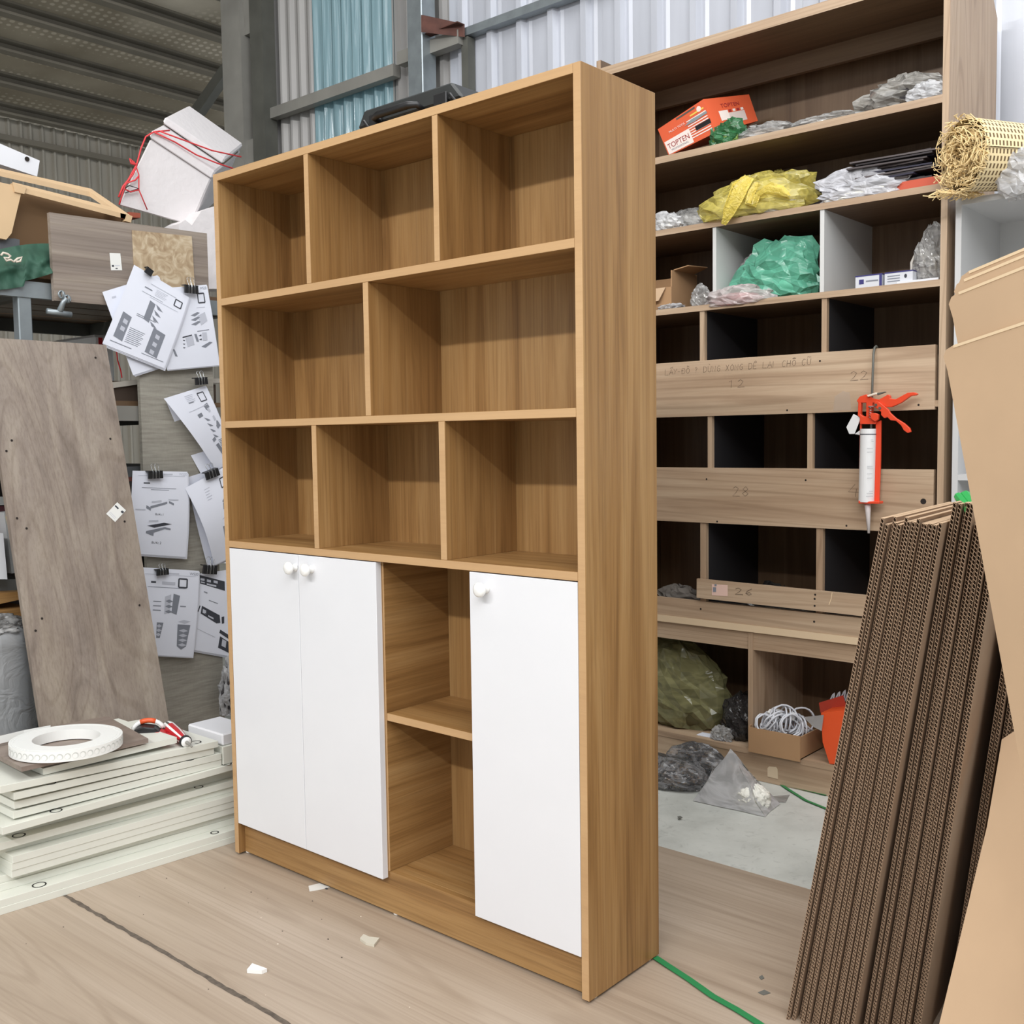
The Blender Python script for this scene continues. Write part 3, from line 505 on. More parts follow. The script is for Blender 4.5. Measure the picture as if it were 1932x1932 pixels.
paper('lower instruction sheet with two lens-patterned column drawings', ((262, 1070), (375.6, 1077), (363.6, 1240), (252, 1234)), -.832,
      [('t', 'ink', 'WS20', .84, .055, .06), ('l', 'inkl', (.45, .05, .66, .05), .02), ('l', 'inkl', (.1, .07, .95, .07), .006)] + frame(.66, .105, .14, th=.024) + [('l', 'inkd', (.2, .16, .28, .16), .03), ('l', 'inkl', (.38, .165, .6, .165), .05), ('l', 'ink', (.15, .215, .78, .215), .008), ('p', 'inkl', [(.44, .32), (.54, .29), (.54, .5), (.44, .52)]), ('p', 'ink', [(.58, .28), (.69, .30), (.65, .52), (.56, .50)])] +
      [('p', 'ink', [(.45, .37+k*.06), (.51, .35+k*.06), (.58, .37+k*.06), (.51, .39+k*.06)]) for k in range(3)] + [('l', 'ink', (.70, .42, .8, .42), .016)] + [('l', 'ink', (.25, .38+k*.05, .38, .38+k*.05), .014) for k in range(3)] +
      [('p', 'ink', [(.68, .63), (.90, .63), (.86, .88), (.78, .92), (.70, .88)])] + [('p', 'inkl', [(.71, .70+k*.055), (.79, .68+k*.055), (.87, .70+k*.055), (.79, .72+k*.055)]) for k in range(4)] + [('p', 'inkl', [(.68, .6), (.78, .575), (.9, .59), (.8, .62)]), ('p', 'ink', [(.33, .62), (.44, .62), (.4, .8), (.34, .8)])] + [('p', 'inkl', [(.33, .66+k*.05), (.37, .64+k*.05), (.42, .66+k*.05), (.37, .68+k*.05)]) for k in range(3)], bow=.006)
paper('lower right instruction sheet with dark cabinet drawings against the bookcase', ((377, 1082), (438, 1074), (444, 1240), (363, 1226)), -.846,
      [('p', 'inkd', [(.0, .02), (.75, .13), (.75, .24), (.02, .13)]), ('p', 'paper' if 0 else 'inkl', [(.03, .06), (.15, .075), (.15, .105), (.03, .09)])] + [('p', 'inkl', [(.22+k*.2, .085+k*.02), (.34+k*.2, .10+k*.02), (.34+k*.2, .13+k*.02), (.22+k*.2, .115+k*.02)]) for k in range(2)] + [('p', 'inkl', [(.04, .105), (.16, .12), (.16, .135), (.04, .12)]), ('p', 'inkl', [(.22, .135), (.5, .17), (.5, .19), (.22, .155)]),
       ('p', 'inkd', [(.12, .42), (.6, .53), (.62, .62), (.52, .63), (.10, .52)]), ('p', 'inkl', [(.15, .46), (.24, .48), (.24, .53), (.15, .51)]), ('p', 'inkl', [(.3, .535), (.44, .565), (.44, .585), (.3, .555)]), ('p', 'inkd', [(.65, .55), (.72, .54), (.72, .62), (.66, .63)]), ('l', 'inkd', (.07, .42, .03, .5), .025), ('p', 'inkd', [(.62, .70), (.95, .78), (.95, .83), (.6, .74)]), ('p', 'inkd', [(.62, .78), (.95, .86), (.95, .98), (.58, .92)]), ('p', 'inkl', [(.68, .81), (.78, .83), (.76, .91), (.66, .89)]), ('l', 'inkl', (.05, .72, .5, .8), .012), ('l', 'ink', (.3, .35, .55, .39), .012), ('l', 'ink', (.15, .24, .25, .26), .02)], bow=.004, nsh=2)
WIRE = plain('nickel_wire', (176, 178, 180), .25, .9)
def clip(label, u0, v0, u1, v1, X, tilt=0.0, handle=True):
    a, c = onX(u0, v0, X), onX(u1, v0, X); h = (onX(u0, v0, X)-onX(u0, v1, X)).z; w = (c-a).length
    t_ = thing('binder_clip', label, 'binder clip', (a+c)/2, (tilt, 0, 0), 'binder clips holding the papers')
    MB().prism([(.004, -w/2, -h), (.004, w/2, -h), (.004, w/2*.96, 0), (.004, -w/2*.96, 0)], (.006, 0, 0)).prism([(-.012, -w/2, .001), (-.012, w/2, .001), (.010, w/2, 0.0), (.010, -w/2, 0)], (0, 0, .003)).build('body', M['black'], t_, bevel=.0008)
    for s in (-1, 1):
        c0 = s*w*.12
        if handle:
            MB().tube([(.0105, c0-w*.1, -h), (.012, c0-w*.09, 0), (.006, c0-w*.1, h*.5), (.004, c0-w*.15, h*.95), (.003, c0-w*.05, h*1.15), (.003, c0+w*.05, h*1.15), (.004, c0+w*.14, h*.95), (.006, c0+w*.1, h*.5), (.012, c0+w*.09, 0), (.0105, c0+w*.1, -h)], .0009, 5).build('handle', WIRE, t_, smooth=True)
    return t_
clip('black binder clip on the tilted three-drawing sheet', 274, 509, 288, 520, -.817, -.55, False); clip('wide black binder clip on the straight sheet beside the tan sample', 345.5, 540, 371.5, 554, -.824)
clip('black binder clip on top of the narrow slanted sheet', 365, 714, 389, 726, -.826, .1); clip('black binder clip on the stepped-bracket sheet', 277, 890, 305, 903, -.822); clip('dark binder clip on the curled bundle', 383, 889, 410, 902, -.820, .3)
clip('black binder clip on the lens-pattern sheet', 293, 1075, 316, 1085, -.822); clip('black binder clip on the sheet with dark cabinet drawings', 381, 1068, 408, 1083, -.834, -.15)
t_ = thing('bulldog_clip', 'shiny steel bulldog clip gripping the lower corner of the grey sign panel', 'clip', onX(114, 582, -.848))
MB().tube([(.004, -.045, -.012), (.004, .032, -.017)], .009, 10).build('jaw', M['galv'], t_, smooth=True)
MB().tube([(.006, -.006, -.01), (.010, .006, .02), (.014, .014, .032)], [.010, .008, .010], 8).build('arm', M['galv'], t_, smooth=True)
for dy, dz in ((.0, .042), (.018, .030)): MB().tube([(.012+.012*cos(a*pi/6), dy, dz+.011*sin(a*pi/6)) for a in range(12)], .003, 6, True).tube([(.012, dy+.010*cos(a*pi/6), dz+.011*sin(a*pi/6)) for a in range(12)], .0028, 6, True).build('finger_loop', M['galv'], t_, smooth=True)
# ------------------------------------------------------------------ soft shapes
def film(name, c, alpha=.5, rough=.09, crk=.25, sc=14):
    """thin plastic film: tinted see-through sheet with sharp glints"""
    m, nt, p = mk(name); L = nt.links; out = nt.nodes['Material Output']
    n = N(nt, 'ShaderNodeTexNoise', Scale=sc, Detail=3.0, Distortion=1.2); L.new(coords(nt, (1, 1, 1.8)), n.inputs['Vector'])
    sb = N(nt, 'ShaderNodeMath', operation='SUBTRACT'); sb.inputs[1].default_value = .5; rd = N(nt, 'ShaderNodeMath', operation='ABSOLUTE'); L.new(n.outputs[0], sb.inputs[0]); L.new(sb.outputs[0], rd.inputs[0])
    b = nt.nodes.new('ShaderNodeBump'); b.inputs['Strength'].default_value = crk; b.inputs['Distance'].default_value = .03; L.new(rd.outputs[0], b.inputs['Height'])
    tr = nt.nodes.new('ShaderNodeBsdfTransparent'); tr.inputs[0].default_value = tuple(.6+.4*x for x in lin(c)[:3])+(1,)
    df = nt.nodes.new('ShaderNodeBsdfDiffuse'); df.inputs[0].default_value = lin(c); L.new(b.outputs[0], df.inputs['Normal'])
    tl = nt.nodes.new('ShaderNodeBsdfTranslucent'); tl.inputs[0].default_value = lin(c); m0 = nt.nodes.new('ShaderNodeMixShader'); m0.inputs[0].default_value = .35; L.new(df.outputs[0], m0.inputs[1]); L.new(tl.outputs[0], m0.inputs[2])
    gl = nt.nodes.new('ShaderNodeBsdfGlossy'); gl.inputs['Roughness'].default_value = rough; L.new(b.outputs[0], gl.inputs['Normal'])
    m1 = nt.nodes.new('ShaderNodeMixShader'); L.new(tr.outputs[0], m1.inputs[1]); L.new(m0.outputs[0], m1.inputs[2])
    a = N(nt, 'ShaderNodeMapRange'); a.inputs[1].default_value = 0; a.inputs[2].default_value = .10; a.inputs[3].default_value = min(1, alpha+.25); a.inputs[4].default_value = alpha; L.new(rd.outputs[0], a.inputs[0]); L.new(a.outputs[0], m1.inputs[0])
    fr = nt.nodes.new('ShaderNodeFresnel'); fr.inputs[0].default_value = 1.5; L.new(b.outputs[0], fr.inputs['Normal'])
    m2 = nt.nodes.new('ShaderNodeMixShader'); L.new(fr.outputs[0], m2.inputs[0]); L.new(m1.outputs[0], m2.inputs[1]); L.new(gl.outputs[0], m2.inputs[2]); L.new(m2.outputs[0], out.inputs[0])
    nt.nodes.remove(p); return m
def blobmesh(b, c, d, seed=0, amp=.14, fr=2.2, floor=-.55, peaks=(), nu=64, nv=38, rot=0.0, ridge=True):
    c = Vector(c); cs, sn = cos(rot), sin(rot)
    def f(u, v):
        th = 2*pi*u; ph = pi*v; q = Vector((sin(ph)*cos(th), sin(ph)*sin(th), cos(ph)))
        nz = noise.noise(q*fr+Vector((seed*7.1, seed*3.3, seed)))
        if ridge: nz = nz*.5+.7*(.4-abs(noise.noise(q*fr*1.7+Vector((seed, seed*5.7, 2)))*2.4))
        r = 1+amp*nz
        for pk, ln, sh in peaks:
            dd = max(0, q.dot(Vector(pk).normalized())); r += ln*dd**sh
        q = q*r; q.z = max(q.z, floor)
        x, y = q.x*d[0], q.y*d[1]
        return c+Vector((x*cs-y*sn, x*sn+y*cs, (q.z-floor)*d[2]))
    return b.grid(f, nu, nv)
def bag(label, loc, d, mat, seed, amp=.14, fr=2.2, peaks=(), rot=0.0, cat='bag', inner=None, knot=None, group=None, floor=-.55):
    t_ = thing('plastic_bag', label, cat, loc, (0, 0, rot), group)
    if inner:
        im, k = inner; blobmesh(MB(), (0, 0, .001), (d[0]*.84, d[1]*.84, d[2]*k), seed+3, amp*1.2, fr*2.4, floor, nu=36, nv=20).build('contents', im, t_, smooth=True)
    b = blobmesh(MB(), (0, 0, 0), d, seed, amp, fr, floor, peaks, nu=30, nv=17); nu1 = 31; j = .13*amp/.25
    rs = random.Random(seed); jit = [Vector((rs.uniform(-1, 1)*d[0], rs.uniform(-1, 1)*d[1], rs.uniform(-1, 1)*d[2]*.8))*j*.5 for _ in b.v]
    vv = []
    for i, q in enumerate(b.v):
        r_, c_ = divmod(i, nu1); k = r_*nu1 if c_ == nu1-1 else i
        if r_ in (0, 17): vv.append(q); continue
        w_ = Vector(q)+jit[k]
        if q[2] < .002: w_.z = q[2]
        vv.append(tuple((w_.x, w_.y, max(w_.z, 0))))
    b.v = vv; b.f = [g for f in b.f for g in ((f[0], f[1], f[2]), (f[0], f[2], f[3]))]; b.m = [0]*len(b.f)
    b.build('film', mat, t_, smooth=False)
    if knot:
        km, kp = knot
        for path, r in kp: MB().tube([Vector(p) for p in path], r, 8).build('tied_end', km, t_, smooth=True)
    return t_
CLR = film('clear_film', (226, 225, 223), .30); CLW = film('milky_film', (236, 236, 238), .55); GRN = film('green_film', (70, 140, 92), .6); TEAL = film('teal_bag_film', (122, 206, 176), .68, .2, .3, 9)
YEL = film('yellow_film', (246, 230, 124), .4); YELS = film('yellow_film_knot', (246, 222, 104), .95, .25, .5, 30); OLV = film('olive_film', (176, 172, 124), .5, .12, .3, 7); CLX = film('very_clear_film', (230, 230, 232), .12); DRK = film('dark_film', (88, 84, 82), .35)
PEL = plain('white_lumps', (238, 236, 226), .6, bmp=.8, bs=45); DKC = plain('dark_contents', (52, 48, 50), .7, bmp=.7, bs=50)
def hexa(b, top, bot, mi=0):
    b.add(list(top)+list(bot), [(0, 1, 2, 3), (7, 6, 5, 4), (0, 4, 5, 1), (1, 5, 6, 2), (2, 6, 7, 3), (3, 7, 4, 0)], mi); return b
# ------------------------------------------------------------------ left rack
def board_px(y0, y1): pass
rk = thing('steel_rack', 'galvanised steel storage rack with plank shelves against the left side', 'rack', (-.9, -.1, -.012))
def rb(x0, x1, y0, y1, z0, z1): return BX(x0+.9, x1+.9, y0+.1, y1+.1, z0+.012, z1+.012)
for X, Y in ((-.93, -.118), (-.93, .64), (-1.9, -.118), (-1.9, .64), (-.93, -1.15), (-1.9, -1.15)):
    rb(X, X+.04, Y, Y+.042, -.012, 1.60).build('post', M['galv'], rk, bevel=.003)
for z in (1.615, 1.235, .80, .42): rb(-.91, -.885, -1.15, .68, z-.05, z).build('beam', M['galv'] if z > 1.5 else M['steel'], rk); rb(-1.9, -1.88, -1.15, .68, z-.05, z).build('beam', M['dsteel'], rk)
for z in (1.615, 1.235, .80, .42):
    for k in range(6): rb(-1.9+k*.166, -1.9+k*.166+.15, -1.15, .68, z+.001, z+.018).build('shelf_plank', M['dktY'], rk)
    for y in (-1.1, -.1, .62): rb(-1.88, -.91, y, y+.03, z-.05, z).build('cross_beam', M['dsteel'], rk)
BX(-1.96, -1.93, -1.3, .75, -.012, 1.2).build('rack_dark_backing', M['dktY']); tag(bpy.data.objects['rack_dark_backing'], 'added dark backing that keeps the steel rack interior dark', 'board')  # backing added to keep light out and the rack interior dark
for k, (x0, y0, y1, z0, z1, c) in enumerate(((-1.75, .12, .60, 1.2535, 1.32, (74, 60, 50)), (-1.75, .10, .58, .8195, .98, (60, 56, 54)), (-1.7, .14, .60, .9805, .995, (112, 64, 56)), (-1.7, .12, .60, .9955, 1.03, (92, 94, 96)), (-1.7, .1, .58, .4395, .74, (58, 52, 48)))):
    o = BX(x0, -.93, y0, y1, z0, z1).build('stored_board', plain('stored_board_%s' % 'abcde'[k], c, .7)); tag(o, ('dark brown slab on the upper rack shelf between leaning board and papers', 'charcoal box on the middle rack shelf behind the papers', 'thin reddish-brown panel lying on the charcoal box', 'grey panel lying on the reddish-brown panel in the rack', 'dark brown box on the lowest rack shelf')[k], 'board')
o = MB().prism([onX(u, v, -.92) for u, v in ((205, 722), (270, 715), (425, 714), (425, 722), (270, 724), (207, 733))], (-.25, 0, 0)).build('pale_plank', plain('pale_plank', (196, 190, 180), .7)); tag(o, 'pale narrow plank lying on the rack behind the linen panel', 'plank')
# far white packet with red stripes, under the rack top
o = BX(-1.6, -1.2, .28, .36, 1.3205, 1.5).build('striped_sack', M['whitek'], bevel=.01); tag(o, 'white sack with a red stripe glimpsed behind the tilted paper', 'sack')
s_ = BX(-1.2, -1.198, .30, .315, 1.33, 1.49).build('stripe', RED, o)
b = MB().tube([onX(u, v, -.93) for u, v in ((219, 655), (222, 680), (228, 700), (230, 713))], .0022, 6).build('red_string', RED); tag(b, 'red string dangling below the papers at left', 'string')
# things left of the leaning board
roll = at(20, 1300, 'X', -.66); t_ = thing('bubble_wrap_roll', 'upright roll wrapped in clear grey bubble film at the left edge', 'roll', (-.742, -.335, -.012))
RW = film('wrapped_roll', (172, 174, 176), 1, .18, .4, 9)
b = MB(); k = 40
def rollf(u, v):
    a = 2*pi*u; r = .136*(1+.03*noise.noise(Vector((cos(a)*2, sin(a)*2, v*5)))); z = v*.60
    if v > .96: r *= 1-(v-.96)*6
    return Vector((r*cos(a), r*sin(a), z+.008*noise.noise(Vector((cos(a)*4, sin(a)*4, 3)))*(v > .9)))
b.grid(rollf, 44, 30); b.build('wrapped_body', RW, t_, smooth=True)
blobmesh(MB(), (0, 0, .565), (.12, .12, .045), 5, .3, 3).build('gathered_top', CLR, t_, smooth=True)
o = BX(-.93, -.70, -.55, -.262, .80+.02, .85+.02); 
for nm, px, X, th, mat, lab in (('white_packet', ((-30, 1006), (6, 1006), (14, 1093), (-30, 1093)), -.80, .1, M['white'], 'white packet at the far left edge beside the leaning board'),
     ('grey_packet', ((8, 967), (40, 963), (60, 1076), (22, 1082)), -.84, .05, plain('grey_white_packet', (170, 172, 172), .4), 'grey-white plastic packet with a yellow tip left of the leaning board'),
     ('pink_bag', ((-30, 955), (26, 955), (26, 1008), (-30, 1008)), -.90, .08, film('pink_film', (150, 96, 104), 1), 'dull pink plastic bag at the far left edge'),
     ('wood_slab', ((-30, 1120), (60, 1116), (62, 1126), (-30, 1146)), -.80, .2, M['oakY'], 'brown wooden slab on the lower left rack shelf'), ('wood_slab', ((-30, 1154), (62, 1146), (64, 1160), (-30, 1174)), -.78, .2, M['oakY'], 'lower brown wooden slab just above the wrapped roll'),
     ('grey_case', ((-30, 1095), (52, 1092), (56, 1114), (-30, 1118)), -.86, .2, plain('grey_case', (120, 122, 120), .5), 'flat grey case above the brown slabs at far left'), ('white_tray', ((-40, 938), (22, 938), (22, 952), (-40, 955)), -.87, .15, plain('dull_white', (150, 152, 150), .6), 'dull white tray edge at the far left')):
    o = MB().prism([onX(u, v, X) for u, v in px], (-th, 0, 0)).build(nm, mat); tag(o, lab, nm.split('_')[1])
gp = bpy.data.objects['grey_packet']; MB().prism([onX(u, v, -.838) for u, v in ((11, 974), (27, 972), (28, 985), (14, 988))], (-.003, 0, 0)).build('yellow_tip', plain('yellow_tip', (206, 172, 76), .4), gp)
# ------------------------------------------------------------------ on top of the rack
TARP = plain('green_tarp', (42, 80, 64), .7, var=.2, vs=9, bmp=.4, bs=12)
def tarpf(u, v):
    top = 478-10*sin(u*2.5)-12*u; bot = 548-26*u*u-(10 if u > .55 else 0)
    x = -.872-.02*v-.16*max(0, v-.45)**1.4+.022*noise.noise(Vector((u*6, v*3, 1)))+.012*abs(noise.noise(Vector((u*11+v*4, v*2, 7))))
    return at(-30+u*138, bot+(top-bot)*v, 'X', x)
t_ = thing('green_tarp', 'crumpled dark green tarpaulin spilling over the rack top', 'tarp', (0, 0, 0)); MB().grid(tarpf, 48, 26).build('cloth', TARP, t_, smooth=True)
b = MB().tube([at(u, v, 'X', -.86) for u, v in ((2, 482), (6, 477), (14, 479), (20, 483), (16, 487), (8, 486), (12, 492), (20, 490), (26, 494), (33, 488), (41, 485), (38, 493), (30, 494))], .0035, 7).build('cord', plain('cream_cord', (212, 200, 186), .8), t_, smooth=True)
o = MB().prism([at(u, v, 'X', -1.0) for u, v in ((-30, 449), (28, 450), (37, 452), (37, 490), (-30, 490))], (-.2, 0, 0)).build('grey_bin', plain('slate_bin', (92, 94, 98), .5)); tag(o, 'slate grey bin on the rack behind the green tarp', 'bin')
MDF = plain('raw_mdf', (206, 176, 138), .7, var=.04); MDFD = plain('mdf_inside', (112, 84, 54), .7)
t_ = thing('cabinet_carcass', 'tilted open light wood cabinet carcass on top of the rack', 'cabinet', (0, 0, 0))
A, B = at(32, 351, 'X', -.98), at(247, 407, 'X', -.98); Dp, Cp = at(-8, 316, 'X', -1.12), at(172, 356, 'X', -1.12)
def rail(p, q, r, s, th=(0, 0, -.016), nm='rail'): MB().prism([p, q, r, s], th).build(nm, MDF, t_)
rail(A, B, B+(Cp-B)*.22, A+(Dp-A)*.22); rail(A+(Dp-A)*.80, B+(Cp-B)*.80, Cp, Dp); rail(B+(A-B)*.0, B+(A-B)*.10, Cp+(Dp-Cp)*.10, Cp, (0, 0, -.016), 'end_rail')
MB().prism([A, at(42, 356, 'X', -.98), at(22, 440, 'X', -.98), at(12, 452, 'X', -.98), at(2, 450, 'X', -.98), at(-60, 440, 'X', -.98), at(-60, 330, 'X', -.98)], (-.018, 0, 0)).build('side_panel', MDF, t_)
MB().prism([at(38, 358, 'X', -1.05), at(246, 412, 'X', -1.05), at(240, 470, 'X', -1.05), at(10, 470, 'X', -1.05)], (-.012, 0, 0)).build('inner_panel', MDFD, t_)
for q_ in (((240, 404), (250, 408), (247, 420), (236, 417)), ((24, 345), (50, 353), (46, 366), (28, 362))): MB().prism([at(u, v, 'X', -.974) for u, v in q_], (-.02, 0, 0)).build('corner_block', MDF, t_)
o = MB().prism([at(u, v, 'X', -1.25) for u, v in ((-30, 258), (75, 303), (70, 333), (-30, 300))], (-.03, 0, -.01)).build('drilled_board', M['white']); tag(o, 'pale white panel with one hole lying behind the light wood carcass', 'panel')
p = at(51, 300, 'X', -1.248); MB().prism([p+Vector((0, .008*cos(a*pi/5), .008*sin(a*pi/5))) for a in range(10)], (.002, 0, 0)).build('hole', M['hole'], o)
# styrofoam box tied with red twine
FOAM = plain('styrofoam', (218, 213, 213), .7, bmp=.25, bs=30); FOAMD = plain('grubby_foam', (218, 208, 202), .75, var=.05)
TL, TR_, BR, BL = [at(u, v, 'X', -1.10) for u, v in ((283, 262), (398, 338), (360, 426), (222, 388))]
dv = at(345, 228, 'X', -1.42)-TL
t_ = thing('foam_box', 'tilted white styrofoam box tied with red twine on top of the rack', 'box', BL)
L_ = lambda p: p-BL
MB().prism([L_(TL), L_(TR_), L_(BR), L_(BL)], dv).build('body', FOAM, t_, bevel=.006)
upv = (TL-BL).normalized(); rt = (TR_-TL).normalized(); nn = dv.normalized()
lt = [TL+upv*.004-dv*.02-rt*.005, TR_+upv*.004-dv*.02+rt*.004]; hl = upv*.035
hexa(MB(), [L_(p) for p in (lt[0]+hl, lt[1]+hl, lt[1]+hl+dv*1.04, lt[0]+hl+dv*1.04)], [L_(p) for p in (lt[0], lt[1], lt[1]+dv*1.04, lt[0]+dv*1.04)]).build('lid', FOAM, t_, bevel=.006)
TW = plain('red_twine', (214, 62, 66), .5)
def twine(pts, r=.003): MB().tube([L_(p) for p in pts], r, 6).build('twine', TW, t_, smooth=True)
T = lambda u, v, X=-1.085: at(u, v, 'X', X)
twine([T(225, 386), T(236, 350), T(258, 310), T(266, 280), T(275, 258), T(290, 249), T(320, 246, -1.1)]); twine([T(290, 249), T(330, 268, -1.09), T(370, 292, -1.09), T(410, 308, -1.09), T(440, 318, -1.09)]); twine([T(300, 247), T(340, 262, -1.08), T(400, 284, -1.08), T(455, 296, -1.08)]); twine([T(248, 304), T(256, 312), T(262, 330), T(262, 358), T(278, 396)], .0022)
twine([T(258, 312), T(247, 308), T(245, 300), T(252, 306), T(258, 312), T(250, 330), T(232, 352), T(224, 372)], .0035); twine([T(262, 332), T(255, 340), T(240, 345), T(232, 355), T(246, 362), T(262, 358)], .003)
MB().tube([L_(T(228, 360)), L_(T(244, 350)), L_(T(262, 356)), L_(T(236, 364))], .002, 6).build('black_strap', BLK, t_, smooth=True)
hexa(MB(), [L_(p) for p in (lt[0]+hl*2.1+dv*.25, lt[1]+hl*2.1+dv*.25, lt[1]+hl*2.1+dv*1.0, lt[0]+hl*2.1+dv*1.0)], [L_(p) for p in (lt[0]+hl*1.25+dv*.25, lt[1]+hl*1.25+dv*.25, lt[1]+hl*1.25+dv*1.0, lt[0]+hl*1.25+dv*1.0)]).build('loose_lid', FOAM, t_, bevel=.006)
hexa(MB(), [L_(p) for p in (lt[0]+hl*1.22+dv*.3, lt[1]+hl*1.22+dv*.3, lt[1]+hl*1.22+dv*.9, lt[0]+hl*1.22+dv*.9)], [L_(p) for p in (lt[0]+hl*1.03+dv*.3, lt[1]+hl*1.03+dv*.3, lt[1]+hl*1.03+dv*.9, lt[0]+hl*1.03+dv*.9)]).build('packing', plain('grey_packing', (128, 116, 100), .8), t_)
# white foam behind, at the bookcase edge
o = MB().prism([at(u, v, 'X', -1.02) for u, v in ((338, 422), (350, 415), (362, 425), (380, 398), (420, 385), (440, 395), (440, 545), (340, 545))], (-.1, 0, 0)).build('foam_sheet', FOAM); tag(o, 'bright white foam sheet behind the sign panel, touching the bookcase edge', 'foam')
o = BX(-1.6, -1.05, -.2, .62, 1.6345, 1.70).build('stored_board', M['dktY']); tag(o, 'dark brown boards lying on the rack top under the foam box', 'board')
o = MB().prism([at(u, v, 'X', -1.0) for u, v in ((243, 400), (265, 402), (265, 411), (243, 410))], (-.1, 0, 0)).build('red_stick', plain('red_brown_stick', (150, 74, 52), .6)); tag(o, 'short red-brown stick poking out beside the light wood carcass', 'stick')
# crumpled bag at the right edge of the linen panel
bag('crumpled clear bag with dark papers wedged beside the linen panel', at(440, 1345, 'X', -.80)-Vector((0, 0, 0)), (.035, .05, .125), CLW, 11, .45, 3, inner=(DKC, .9))
# ------------------------------------------------------------------ right: leaning corrugated cardboard
KW = plain('corrugated_kraft', (158, 132, 108), .85, var=.06, vs=20)
HS = .985; DEP = .5
def sheet_mesh():
    b = MB(); g = .0005; th = .0056
    b.box(0, g, 0, DEP, 0, HS); b.box(th-g, th, 0, DEP, 0, HS)
    n = int(HS/.0070*6); pts = []
    for i in range(n+1):
        z = HS*i/n; pts.append((th/2+(th/2-g-.0003)*sin(2*pi*i/6), z))
    vs = []
    for y in (.0, DEP):
        for x, z in pts: vs += [(x-.0004, y, z-.0003), (x+.0004, y, z+.0003)]
    k = 2*(n+1); fs = []
    for i in range(n): fs += [(2*i, 2*i+1, 2*i+3, 2*i+2), (2*i, 2*i+2, k+2*i+2, k+2*i), (2*i+1, k+2*i+1, k+2*i+3, 2*i+3)]
    b.add(vs, fs); b.box(-.0002, th+.0002, 0, DEP, HS, HS+.0006, mi=1); me = b.mesh('corrugated_sheet', [KW, M['kraft']]); return me  # added top cap in paler kraft, light from above put into its colour
SM = sheet_mesh(); NS = 0
ONES = 'first second third fourth fifth sixth seventh eighth ninth tenth eleventh twelfth thirteenth fourteenth fifteenth sixteenth seventeenth eighteenth nineteenth'.split()
def nth(k): return ONES[k] if k < 19 else ('twentieth' if k == 19 else 'twenty-'+ONES[k-20] if k < 29 else 'thirtieth' if k == 29 else 'thirty-'+ONES[k-30])
k = 0
for cnt, y0 in ((14, .20), (11, .236), (8, .335)):
    for j in range(cnt):
        xb = 1.513+.0092*k+(.004 if y0 > .21 else 0)+(.012 if y0 > .3 else 0); xt = 1.682+.0076*k+(.010 if y0 > .3 else 0)
        o = bpy.data.objects.new('corrugated_sheet', SM); COL.objects.link(o)
        o.location = (xb, y0+R.uniform(-.004, .004)+(.012 if j in (2, 5, 9) else 0), -.0112); o.rotation_euler = (0, math.asin((xt-xb)/HS), radians(5.5)); o.scale = (1, 1, R.uniform(.985, 1.0)*(1.03 if 13 < k < 19 else 1))
        tag(o, nth(k)+' corrugated cardboard sheet from the left in the leaning bundle', 'cardboard', 'corrugated cardboard sheets leaning on edge at right'); k += 1
# green plastic clip on the bundle
o = MB(); p0, p1 = atd(1822, 937, 1.86), atd(1843, 963, 1.78); dr = (p1-p0); sd = dr.cross(UP).normalized()
o.tube([p0, p1], .0115, 8).tube([p0+sd*.012, p1+sd*.012], .008, 8); o = o.build('green_clip', plain('green_plastic', (46, 168, 84), .35), bevel=0); tag(o, 'bright green plastic clip stuck in the top of the cardboard bundle', 'clip')
# big flat sheets in the right foreground
def slab(name, pts, lab, mat=None, th=.005, grp='large flat cardboard sheets at right'):
    P = [Vector(p) for p in pts]; n = (P[1]-P[0]).cross(P[-1]-P[0]).normalized()
    if n.dot(P[0]-CAM) < 0: n = -n
    o = MB().prism(P, n*th).build(name, mat or M['kraft']); tag(o, lab, 'cardboard', grp); return o
def plane_hit(u, v, p0, n):
    d = RT*((u-966)/FPX) - UP*((v-966)/FPX) + FW; return CAM+d*((p0-CAM).dot(n)/d.dot(n))
PL, PR, PB = atd(1781, 664, 1.55), atd(2060, 572, 1.30), atd(1932, 1478, 1.41); PN = (PR-PL).cross(PB-PL).normalized(); PN = PN if PN.dot(PL-CAM) > 0 else -PN
CUT = plain('pale_cut_edge', (222, 198, 164), .8); SD = (PR-PL).normalized(); SE = (PB-PL).normalized()
def big(tl, k, wid, lab):
    p0 = PL+PN*(.0075*k); T = plane_hit(*tl, p0, PN); n = (T.z+.010)/(-SE.z); B = T+SE*n; TR2 = T+SD*wid; BR = B+SD*wid; BR = BR-SE*max(0, (BR.z+.010)/SE.z) if BR.z < -.010 else BR+SE*((BR.z+.010)/(-SE.z))
    o = slab('cardboard_sheet', [T+SE*.035+SD*.001, T+SE*.012-SD*.002, T+SE*.003+SD*.006, T+SD*.022, TR2, BR, B], lab)
    MB().prism([T+SD*.022, TR2, TR2+SE*.0042, T+SD*.022+SE*.0042], -PN*.0008).build('cut_edge', CUT, o)
big((1779, 658), 0, .62, 'nearest large smooth cardboard sheet filling the right edge'); big((1789, 559), 1, .60, 'second large cardboard sheet, just behind the nearest one at right')
big((1799, 535), 2, .61, 'third large cardboard sheet at right, its top showing as a narrow strip'); big((1808, 520), 3, .60, 'rearmost large cardboard sheet at right with the highest top edge')
q0, q1, q2 = atd(1886, 1412, 1.83), atd(1772, 1932, 1.70), atd(2150, 1450, 1.64); QN = (q1-q0).cross(q2-q0).normalized()
